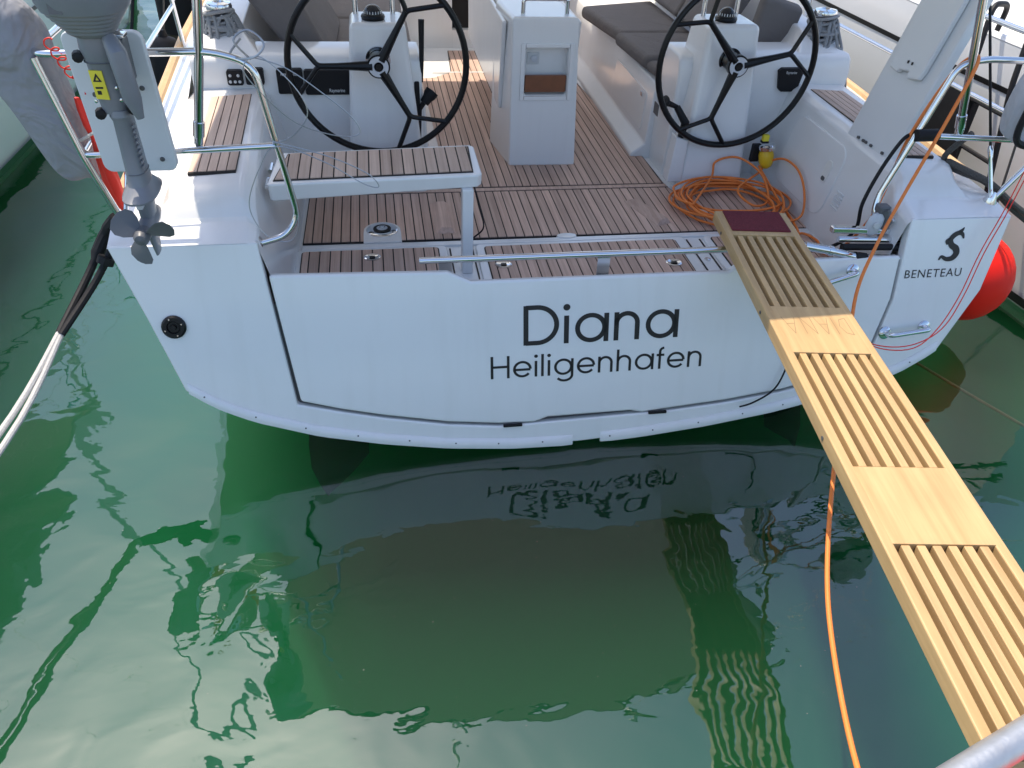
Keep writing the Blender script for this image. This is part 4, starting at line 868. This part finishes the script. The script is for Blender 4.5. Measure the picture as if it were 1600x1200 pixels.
MB().tube([(OX+0.03, OY+0.07, 1.70), (OX+0.03, OY+0.12, 1.70)], 0.02, 10).build('clamp', 'outboard_dark', ob)
MB().box((OX, OY+0.10, 1.63), (0.10, 0.08, 0.14)).build('clamp_bracket', 'outboard_dark', ob, bevel=0.01)
for dx, z in ((-0.065, 1.675), (-0.045, 1.50), (0.055, 1.515)):
    MB().lathe([(0.012, -0.01), (0.018, 0.0), (0.016, 0.025), (0, 0.028)], (OX+dx, OY-0.02, z), (0.2, -1, 0), 10).build('clamp_screw', 'black_matt', ob)
stk = MB().prism([(-0.030, 1.553), (0.008, 1.549), (0.006, 1.638), (-0.032, 1.640)], lambda x, z: (OX+x-0.006, OY-0.044-(z-1.55)*0.03, z), lambda x, z: (OX+x-0.006, OY-0.0505-(z-1.55)*0.03, z)).build('warning_sticker', 'sticker_yellow', ob, smooth=False)
def stp(x, z): return (OX+x-0.006, OY-0.0515-(z-1.55)*0.03, z)
MB().add([stp(*p) for p in ((-0.026, 1.606), (-0.000, 1.605), (-0.013, 1.632), (-0.018, 1.610), (-0.008, 1.610), (-0.013, 1.621))], [(0, 1, 4, 3), (1, 2, 5, 4), (2, 0, 3, 5)]).build('warning_triangle', 'letter_black', stk, smooth=False)
MB().add([stp(*p) for p in ((-0.024, 1.590), (-0.002, 1.590), (-0.002, 1.584), (-0.024, 1.584), (-0.022, 1.578), (-0.010, 1.578), (-0.010, 1.566), (-0.022, 1.566))], [(0, 1, 2, 3), (4, 5, 6, 7)]).build('pictogram', 'letter_black', stk, smooth=False)
for dx, z in ((0.035, 1.69), (-0.030, 1.69), (0.030, 1.585), (-0.040, 1.545), (0.035, 1.548)):
    MB().lathe([(0.006, 0), (0.006, 0.004), (0.003, 0.005), (0, 0.005)], (OX+dx, OY-0.047, z), (0.3*(1 if dx > 0 else -1), -1, 0), 6).build('bolt', 'steel', ob)
for k in range(9):
    MB().box((OX+0.046, OY-0.03, 1.46-0.017*k), (0.004, 0.03, 0.006)).build('leg_rib', 'outboard_grey', ob)
MB().box((OX+0.012, OY-0.06, 1.20), (0.020, 0.05, 0.022)).build('anode', 'light_plastic', ob, bevel=0.003)
MB().tube([Vector(p) for p in ell(OX+0.012, OY, 1.300, 0.0345, 0.0565, 20)], 0.0016, 5, closed=True).build('casting_seam', 'outboard_dark', ob)
MB().tube([Vector(p) for p in ell(OX, OY, 1.66, 0.0535, 0.0545, 20)], 0.0022, 5, closed=True).build('casting_seam', 'outboard_dark', ob)
# propeller
prop = MB().lathe([(0.026, 0), (0.026, 0.05), (0.018, 0.065), (0, 0.07)], (OX+0.012, OY-0.10, 1.115), (0, -1, 0), 16).build('propeller', 'outboard_dark', ob)
for k in range(3):
    a0 = math.radians(135+120*k); secs = []
    for r, wv, tw in ((0.020, 0.022, 0.9), (0.045, 0.042, 0.75), (0.07, 0.050, 0.6), (0.092, 0.042, 0.5), (0.105, 0.016, 0.45)):
        c = Vector((math.cos(a0), 0, math.sin(a0)))*r; t = Vector((-math.sin(a0), 0, math.cos(a0)))
        d = (t*math.cos(tw)+Vector((0, -1, 0))*math.sin(tw)); nrm = d.cross(c).normalized()*0.003
        base = Vector((OX+0.012, OY-0.128, 1.115))+c
        secs.append([base-d*wv+nrm*0.3, base+nrm, base+d*wv+nrm*0.3, base+d*wv-nrm*0.3, base-nrm, base-d*wv-nrm*0.3])
    MB().loft(secs, closed=True, caps=True).build('blade', 'outboard_dark', prop)
# red kill cord
pts = [(-1.06+0.018*math.cos(i*1.1)+0.0022*i, 2.90, 1.665-0.0052*i+0.012*math.sin(i*1.1)) for i in range(26)]
MB().tube(catmull(pts+[(-0.985, 2.88, 1.56), (-0.975, 2.86, 1.50)], 3), 0.0028, 5).build('kill_cord', 'red', ob)

# ================================================================== CANVAS BAG, FLAG, LIFEBUOY BAG
secs = []
for z, x0, x1, y0, y1 in ((1.80, -1.46, -1.22, 3.03, 3.13), (1.74, -1.47, -1.16, 2.97, 3.16), (1.66, -1.44, -1.13, 2.95, 3.17), (1.56, -1.37, -1.11, 2.96, 3.16), (1.45, -1.305, -1.10, 2.97, 3.15), (1.34, -1.275, -1.085, 2.98, 3.14), (1.24, -1.245, -1.075, 2.99, 3.13), (1.17, -1.21, -1.07, 3.0, 3.12), (1.12, -1.17, -1.08, 3.02, 3.11)):
    sec = []
    for i in range(22):
        a = 2*PI*i/22; wob = 1+0.07*math.sin(3*a+z*19)+0.06*math.sin(5*a-z*31)+0.03*math.sin(9*a+z*60)
        c, s_ = math.cos(a), math.sin(a)
        sec.append(((x0+x1)/2+(x1-x0)/2*math.copysign(abs(c)**0.5, c)*wob, (y0+y1)/2+(y1-y0)/2*math.copysign(abs(s_)**0.5, s_)*wob, z+0.012*math.sin(2*a+z*9)))
    secs.append(sec)
bag = MB().loft(secs, closed=True, caps=True).build('canvas_bag', 'canvas_grey', ang=70)
sbm = bag.modifiers.new('sub', 'SUBSURF'); sbm.levels = 1; sbm.render_levels = 2
tag(bag, 'grey canvas bag hanging outside the port rail next to outboard motor', 'bag')
secs = []
for z, r, dx in ((1.44, 0.008, -0.012), (1.40, 0.016, -0.006), (1.34, 0.022, 0.002), (1.29, 0.014, 0.010), (1.22, 0.024, 0.018), (1.13, 0.028, 0.028), (1.05, 0.024, 0.036), (1.0, 0.010, 0.045)):
    secs.append([(-1.052+dx+r*math.cos(2*PI*i/18)*(1+0.28*math.sin(3*2*PI*i/18+z*10)), 3.02+r*0.8*math.sin(2*PI*i/18)*(1+0.25*math.cos(4*2*PI*i/18)), z) for i in range(18)])
fl = MB().loft(secs, closed=True, caps=True).build('rolled_flag', 'red', ang=60); tag(fl, 'rolled bright red flag behind the outboard board on the port rail', 'flag')
MB().tube([(-1.095, 2.985, 1.29), (-1.02, 2.98, 1.33)], 0.006, 6).build('flag_tie', 'rope_white', fl)
secs = []
for z, x0, x1 in ((1.60, 2.70, 2.86), (1.55, 2.63, 2.90), (1.45, 2.60, 2.93), (1.34, 2.60, 2.93), (1.28, 2.62, 2.92), (1.265, 2.66, 2.88)):
    secs.append([((x0+x1)/2+(x1-x0)/2*math.copysign(abs(math.cos(a))**0.6, math.cos(a)), 2.90+0.075*math.copysign(abs(math.sin(a))**0.6, math.sin(a)), z+0.008*math.sin(3*a)) for a in [2*PI*i/20 for i in range(20)]])
lb = MB().loft(secs, closed=True, caps=True).build('rescue_bag', 'canvas_light', ang=70)
lb.modifiers.new('sub', 'SUBSURF').render_levels = 2
tag(lb, 'pale grey rescue sling bag with dark trim on the starboard rail', 'bag')
MB().tube(catmull([(2.66, 2.83, 1.58), (2.615, 2.815, 1.45), (2.61, 2.815, 1.32), (2.66, 2.815, 1.272), (2.80, 2.815, 1.262), (2.92, 2.83, 1.27)], 6), 0.014, 8).build('trim', 'black_matt', lb)
MB().lathe([(0.011, 0), (0.011, 0.004), (0, 0.004)], (2.70, 2.818, 1.335), (0, -1, 0), 12).build('eyelet', 'black_matt', lb)
# rescue light
rl = thing('rescue_light', 'grey oval rescue light clipped to the starboard rail post', 'light', (2.17, 2.93, 0.86))
MB().lathe([(0.010, -0.055), (0.034, -0.035), (0.040, 0.0), (0.036, 0.035), (0.018, 0.055), (0, 0.058)], (2.165, 2.90, 0.885), (0.08, 0, 1), 20, 1.0, 0.6).build('housing', 'light_plastic', rl)
MB().lathe([(0.016, 0), (0.014, 0.005), (0, 0.006)], (2.160, 2.875, 0.892), (0, -1, 0.1), 14).build('lens', 'socket_grey', rl)
MB().box((2.192, 2.915, 0.955), (0.055, 0.05, 0.035)).build('clip', 'outboard_dark', rl, bevel=0.008)
MB().tube([(2.195, 2.90, 0.96), (2.225, 2.90, 0.90), (2.215, 2.90, 0.82)], [0.02, 0.022, 0.012], 10).build('clip_arm', 'outboard_dark', rl)

# ================================================================== LINES
ml = thing('mooring_line', 'black rubber snubber and doubled off-white mooring rope running down from port quarter', 'mooring line', (-1.10, 2.98, 0.9))
MB().tube(catmull([(-1.06, 3.06, 0.95), (-1.13, 3.07, 0.87), (-1.205, 2.98, 0.745), (-1.288, 2.755, 0.62)], 6), [0.030]*5+[0.026]*5+[0.0155]*9, 10).build('snubber', 'black_matt', ml)
MB().tube(catmull([(-1.06, 3.02, 0.93), (-1.10, 3.00, 0.84), (-1.175, 2.93, 0.73), (-1.280, 2.745, 0.618)], 6), 0.0145, 10).build('snubber', 'black_matt', ml)
MB().tube([(-1.115, 2.985, 0.82), (-1.128, 2.975, 0.795)], 0.033, 10).build('snubber_clip', 'black_matt', ml)
MB().tube(catmull([(-1.285, 2.77, 0.625), (-1.395, 2.263, 0.51), (-1.60, 1.35, 0.50), (-1.95, 0.2, 0.80)], 6), 0.0115, 9).build('rope', 'rope_white', ml)
MB().tube(catmull([(-1.280, 2.755, 0.618), (-1.365, 2.255, 0.495), (-1.55, 1.33, 0.485), (-1.90, 0.2, 0.80)], 6), 0.0115, 9).build('rope', 'rope_white', ml)
# starboard mooring rope on its cleat
mb = MB(); rnd = random.Random(5)
mb.tube(catmull([(2.60, 3.05, 1.24), (2.57, 3.12, 1.12), (2.60, 3.16, 1.04), (2.52, 3.2, 1.02), (2.60, 3.25, 1.05), (2.66, 3.14, 1.05), (2.58, 3.1, 1.09), (2.66, 3.06, 1.06), (2.78, 3.02, 1.01), (2.95, 3.0, 0.90), (3.15, 2.95, 0.80), (3.5, 2.8, 0.7)], 8), 0.0135, 8)
mb.tube(catmull([(2.63, 3.24, 1.03), (2.70, 3.12, 1.02), (2.80, 3.06, 0.99), (2.98, 3.02, 0.86), (3.2, 2.96, 0.74), (3.5, 2.8, 0.62)], 8), 0.0135, 8)
o = mb.build('mooring_line', 'rope_dark'); tag(o, 'dark braided mooring rope bunched on the starboard quarter deck', 'mooring line')
# red lanyard from the starboard rail to the gangway
mb = MB()
for d in (0.0, 0.022):
    mb.tube(catmull([(2.83+d, 2.92, 1.18), (2.70+d, 2.80, 0.98), (2.60+d, 2.72, 0.82), (2.50+d, 2.62, 0.66), (2.37+d, 2.52, 0.56), (2.20, 2.42+d, 0.54), (1.98, 2.36+d, 0.60), (1.80, 2.33, 0.72), (1.692, 2.31, 0.86)], 6), 0.0026, 5)
o = mb.build('lanyard', 'red'); tag(o, 'thin doubled red lanyard hanging from the starboard rail to the gangway', 'lanyard')
# thin wire loops on the port rail
mb = MB()
mb.tube(catmull([(-0.40, 2.935, 1.30), (-0.20, 2.93, 1.24), (-0.06, 2.95, 1.16), (-0.02, 2.96, 1.10), (-0.08, 2.95, 1.12), (-0.22, 2.93, 1.22), (-0.385, 2.935, 1.28), (-0.46, 2.93, 1.20), (-0.52, 2.92, 1.05), (-0.47, 2.92, 0.92), (-0.38, 2.92, 0.90), (-0.34, 2.92, 1.0), (-0.36, 2.93, 1.18), (-0.385, 2.935, 1.29)], 8), 0.0022, 5)
mb.tube(catmull([(-0.43, 2.94, 1.60), (-0.32, 2.95, 1.56), (-0.20, 2.98, 1.46), (-0.10, 3.0, 1.36), (-0.08, 3.0, 1.30), (-0.16, 2.98, 1.30), (-0.30, 2.95, 1.36), (-0.40, 2.94, 1.46), (-0.46, 2.93, 1.56), (-0.40, 2.94, 1.60), (-0.30, 2.95, 1.50), (-0.26, 2.95, 1.40), (-0.32, 2.94, 1.32), (-0.40, 2.935, 1.29)], 8), 0.0022, 5)
mb.tube(catmull([(-0.43, 2.94, 1.59), (-0.48, 2.95, 1.65), (-0.43, 2.97, 1.68), (-0.38, 2.95, 1.64), (-0.42, 2.93, 1.60), (-0.50, 2.95, 1.60), (-0.46, 2.98, 1.65)], 6), 0.004, 5)
o = mb.build('wire_lanyard', 'wire'); tag(o, 'thin steel wire looped round the port rail above the helm seat', 'wire')
# submerged green line to starboard
o = MB().tube(catmull([(2.75, 3.15, -0.02), (2.85, 2.95, -0.03), (2.95, 2.72, -0.03), (3.05, 2.50, -0.03), (3.2, 2.2, -0.04), (3.5, 1.7, -0.06)], 8), 0.0075, 7).build('floating_line', 'rope_green'); tag(o, 'yellow-green line lying just under the water to starboard', 'line')
# red ball fender
bf = thing('ball_fender', 'bright red ball fender floating against starboard hull side', 'fender', (3.11, 3.27, 0.12))
n = 14; R = 0.225; prof = [(R*math.sin(PI*k/n), -R*math.cos(PI*k/n)*1.1) for k in range(n+1)]
MB().lathe([(max(r, 0.001), h_) for r, h_ in prof], (3.11, 3.27, 0.36), (0, 0, 1), 32).build('ball', 'red_ball', bf)
MB().lathe([(0.04, 0), (0.045, 0.03), (0.03, 0.07), (0, 0.08)], (3.11, 3.27, 0.59), (0, 0, 1), 14).build('eye', 'black_matt', bf)
MB().tube([(3.11, 3.27, 0.66), (3.04, 3.28, 1.23)], 0.006, 6).build('fender_line', 'rope_dark', bf)
# black fenders on the port side, forward
def fender(x, y, z, r, L, label, mat='black_matt', tilt=(0, 0, 1)):
    t = thing('fender', label, 'fender', (x, y, z-L/2), 'black fenders along the port side')
    MB().lathe([(0.02, -L/2-0.06), (0.03, -L/2-0.02), (r*0.6, -L/2), (r, -L/2+0.08), (r, L/2-0.08), (r*0.6, L/2), (0.03, L/2+0.02), (0.02, L/2+0.06)], (x, y, z), tilt, 24).build('body', mat, t)
    MB().tube([(x, y, z+L/2), (x+0.12, y, 1.55)], 0.006, 6).build('fender_line', 'rope_dark', t)
fender(-1.33, 5.55, 0.72, 0.12, 0.55, 'dark grey cylindrical fender hanging at the toe rail, nearer one')
fender(-1.45, 6.9, 0.95, 0.20, 0.6, 'black fat fender hanging farther forward on the port side')

# ================================================================== NEIGHBOUR YACHTS
def neighbour(label, xc, ys, half, hullmat, free, stripe, seed, strip_mat='black_gloss'):
    t = thing('sailing_yacht', label, 'sailing yacht', (xc, ys, 0), 'neighbouring yachts')
    st = [(ys, 0.90), (ys+1.5, 0.96), (ys+4, 1.0), (ys+6.5, 0.96), (ys+9, 0.70), (ys+11, 0.34), (ys+12.2, 0.02)]
    secs = []
    for y, k in st:
        rise = 0.02*(y-ys); w_ = half*k
        L = [(-1.0, free+rise), (-1.0, free*0.72+rise*0.6), (-0.985, free*0.35), (-0.96, 0.08), (-0.88, -0.12), (-0.45, -0.42)]
        secs.append([(xc+w_*a, y, z) for a, z in L]+[(xc, y, -0.5)]+[(xc-w_*a, y, z) for a, z in L[::-1]])
    MB().loft(secs, caps=True).build('hull', hullmat, t, ang=25)
    dk = [(xc+half*k*0.995, y, free+0.02*(y-ys)-0.02) for y, k in st]
    MB().add(dk+[(2*xc-a, b_, c) for a, b_, c in dk[::-1]], [tuple(range(2*len(dk)))]).build('deck', 'nonskid', t, smooth=False)
    for s in (-1, 1):
        MB().tube([(xc+s*half*k*0.985, y, free+0.02*(y-ys)+0.005) for y, k in st], 0.025, 8).build('toe_rail', 'toe_wood' if seed == 1 else 'gelcoat', t)
        secs = [[(xc+s*(half*k*z_k+0.004), y, z+0.012*(y-ys)) for z, z_k in ((stripe, 1.0), (stripe+0.03, 1.0))] for y, k in st[:-1]]
        MB().loft(secs).build('hull_stripe', strip_mat, t)
        secs = [[(xc+s*(half*k*z_k+0.005), y, z) for z, z_k in ((0.05, 0.962), (0.11, 0.972))] for y, k in st[:-1]]
        MB().loft(secs).build('boot_stripe', 'flag_green' if seed == 1 else 'black_gloss', t)
        for i, yy in enumerate((ys+0.4, ys+2.2, ys+4.0, ys+5.8, ys+7.6)):
            k = interp(yy, st); x = xc+s*half*k*0.95; z = free+0.02*(yy-ys)
            MB().tube([(x, yy, z-0.03), (x, yy, z+0.62)], 0.0125, 8).build('stanchion', 'steel', t)
        for dz in (0.32, 0.61):
            MB().tube([(xc+s*half*interp(yy, st)*0.95, yy, free+0.02*(yy-ys)+dz) for yy in (ys+0.4, ys+2.2, ys+4.0, ys+5.8, ys+7.6, ys+10.5)], 0.0035, 6).build('lifeline', 'wire', t)
        # coaming
        MB().prism([(0.52, 0), (0.72, 0), (0.66, 0.26), (0.57, 0.28)], lambda a, z: (xc+s*half*a, ys+0.5, free-0.03+z), lambda a, z: (xc+s*half*a, ys+3.6, free+0.04+z)).build('coaming', 'gelcoat', t, bevel=0.015)
    cb_ = MB().prism([(-0.62, 0), (0.62, 0), (0.52, 0.36), (0.35, 0.44), (-0.35, 0.44), (-0.52, 0.36)], lambda a, z: (xc+half*a, ys+3.6, free+z), lambda a, z: (xc+half*a*0.6, ys+8.2, free+0.12+z*0.8)).build('cabin_trunk', 'gelcoat', t, bevel=0.03)
    for s in (-1, 1):
        MB().prism([(ys+4.3, 0.16), (ys+6.0, 0.19), (ys+5.9, 0.29), (ys+4.4, 0.27)], lambda y, z: (xc+s*half*(0.585-(y-ys-3.6)*0.053)-s*z*0.0, y, free+z), lambda y, z: (xc+s*(half*(0.60-(y-ys-3.6)*0.053)), y, free+z)).build('cabin_window', 'glass_dark', cb_)
    MB().tube([(xc, ys+6.3, free+0.4), (xc, ys+6.5, 15.5)], 0.09, 12).build('mast', 'light_plastic', t)
    MB().tube([(xc, ys+2.0, 2.75), (xc, ys+6.2, 2.65)], 0.07, 12).build('boom', 'light_plastic', t)
    MB().loft([[(xc+0.15*k*math.cos(a), y, 2.93+0.22*k*math.sin(a)) for a in [2*PI*i/12 for i in range(12)]] for y, k in ((ys+2.1, 0.5), (ys+3, 0.9), (ys+6, 1.15))], closed=True, caps=True).build('stowed_sail', 'canvas_grey', t)
    for s in (-1, 1):
        MB().tube(bent([(xc+s*0.3*half, ys+0.08, free), (xc+s*0.3*half, ys+0.06, free+0.62), (xc+s*0.86*half, ys+0.08, free+0.62), (xc+s*0.9*half, ys+0.4, free+0.62)], 0.08), 0.0135, 10).build('pushpit_rail', 'steel', t)
        MB().tube([(xc+s*0.80*half, ys+0.1, free), (xc, ys+6.5, 15.4)], 0.004, 6).build('backstay', 'wire', t)
    return t
nL = neighbour('pale grey-green yacht alongside to port, seen past the outboard motor', -4.45, 3.3, 1.92, 'hull_pale', 1.12, 0.82, 1, 'seam_grey')
nR = neighbour('white yacht with dark stripe alongside to starboard behind the raised helm seat', 5.42, 3.0, 1.96, 'hull_grey', 1.30, 1.07, 2)
secs = []  # unseen canopy on the port neighbour, added to darken the water's reflection
for k in range(17):
    t = -1+2*k/16; x = -4.45+1.70*math.sin(t*PI/2); z = 2.15+0.55*math.sqrt(max(0.0, 1-(t*0.99)**2))
    secs.append([(x, y, z-d) for y, d in ((3.2, 0.04), (3.6, 0.0), (4.9, -0.02), (6.4, 0.04))])
added_bimini = MB().loft(secs).build('bimini', 'canvas_grey', nL); added_bimini.modifiers.new('thick', 'SOLIDIFY').thickness = 0.006
for yy in (3.6, 6.35):
    MB().tube([(-4.45-1.40, yy, 1.2), (-4.45-1.68, yy, 2.13)]+[(-4.45+1.69*math.sin((-1+2*k/12)*PI/2), yy, 2.13+0.55*math.sqrt(max(0.0, 1-((-1+2*k/12)*0.99)**2))) for k in range(1, 12)]+[(-4.45+1.68, yy, 2.13), (-4.45+1.40, yy, 1.2)], 0.0125, 8).build('bimini_bow', 'steel', added_bimini)
# black boarding ladder and folded frame hanging on the starboard neighbour's side
bl = thing('boarding_ladder', 'black tubular boarding ladder hung on the starboard neighbour yacht', 'ladder', (3.42, 3.7, 0.5))
for dy in (0.0, 0.34):
    MB().tube(bent([(3.62, 4.05+dy, 1.28), (3.60, 4.0+dy, 1.50), (3.42, 3.90+dy, 1.52), (3.36, 3.80+dy, 1.2), (3.40, 3.62+dy, 0.35)], 0.07), 0.016, 10).build('ladder_rail', 'black_matt', bl)
for z in (0.55, 0.80, 1.05):
    y = 3.62+(z-0.35)*0.22
    MB().tube([(3.385, y, z), (3.385, y+0.34, z)], 0.013, 8).build('rung', 'black_matt', bl)
MB().box((3.42, 4.32, 0.86), (0.05, 0.50, 0.40)).build('fender_board', 'black_matt', bl, bevel=0.01)
# pontoon rail: galvanised tube
pr_ = thing('pontoon_rail', 'galvanised steel tube rail crossing the near end of the gangway', 'rail', (1.2, 0.55, 0.8))
MB().tube(bent([(0.62, 0.02, 0.80), (0.62, 0.06, 0.96), (0.68, 0.448, 0.99), (1.008, 0.55, 0.99), (1.147, 0.593, 0.99), (1.62, 0.739, 0.99), (1.70, 0.06, 0.96), (1.70, 0.02, 0.80)], 0.09), 0.030, 20).build('tube', 'galvanised', pr_)
for fx in (0.62, 1.70): MB().lathe([(0.055, 0), (0.055, 0.012), (0.034, 0.016), (0, 0.016)], (fx, 0.02, 0.808), (0, 0, 1), 18).build('foot_plate', 'galvanised', pr_)

# pale flakes standing in for the glints on the surface
rnd = random.Random(21); mb = MB()
for i in range(80):
    x = rnd.uniform(-1.7, 2.0); y = rnd.uniform(0.9, 2.5); r = rnd.uniform(0.0008, 0.0020); n = 5; a0 = rnd.uniform(0, 6)
    mb.add([(x+r*math.cos(a0+2*PI*k/n)*rnd.uniform(0.6, 1.3), y+r*math.sin(a0+2*PI*k/n), 0.0025) for k in range(n)]+[(x, y, 0.004)], [(k, (k+1) % n, n) for k in range(n)])
o = mb.build('glint_specks', 'rope_white', smooth=False); tag(o, 'tiny pale flecks standing in for glints on the green harbour water', 'specks', kind='stuff')
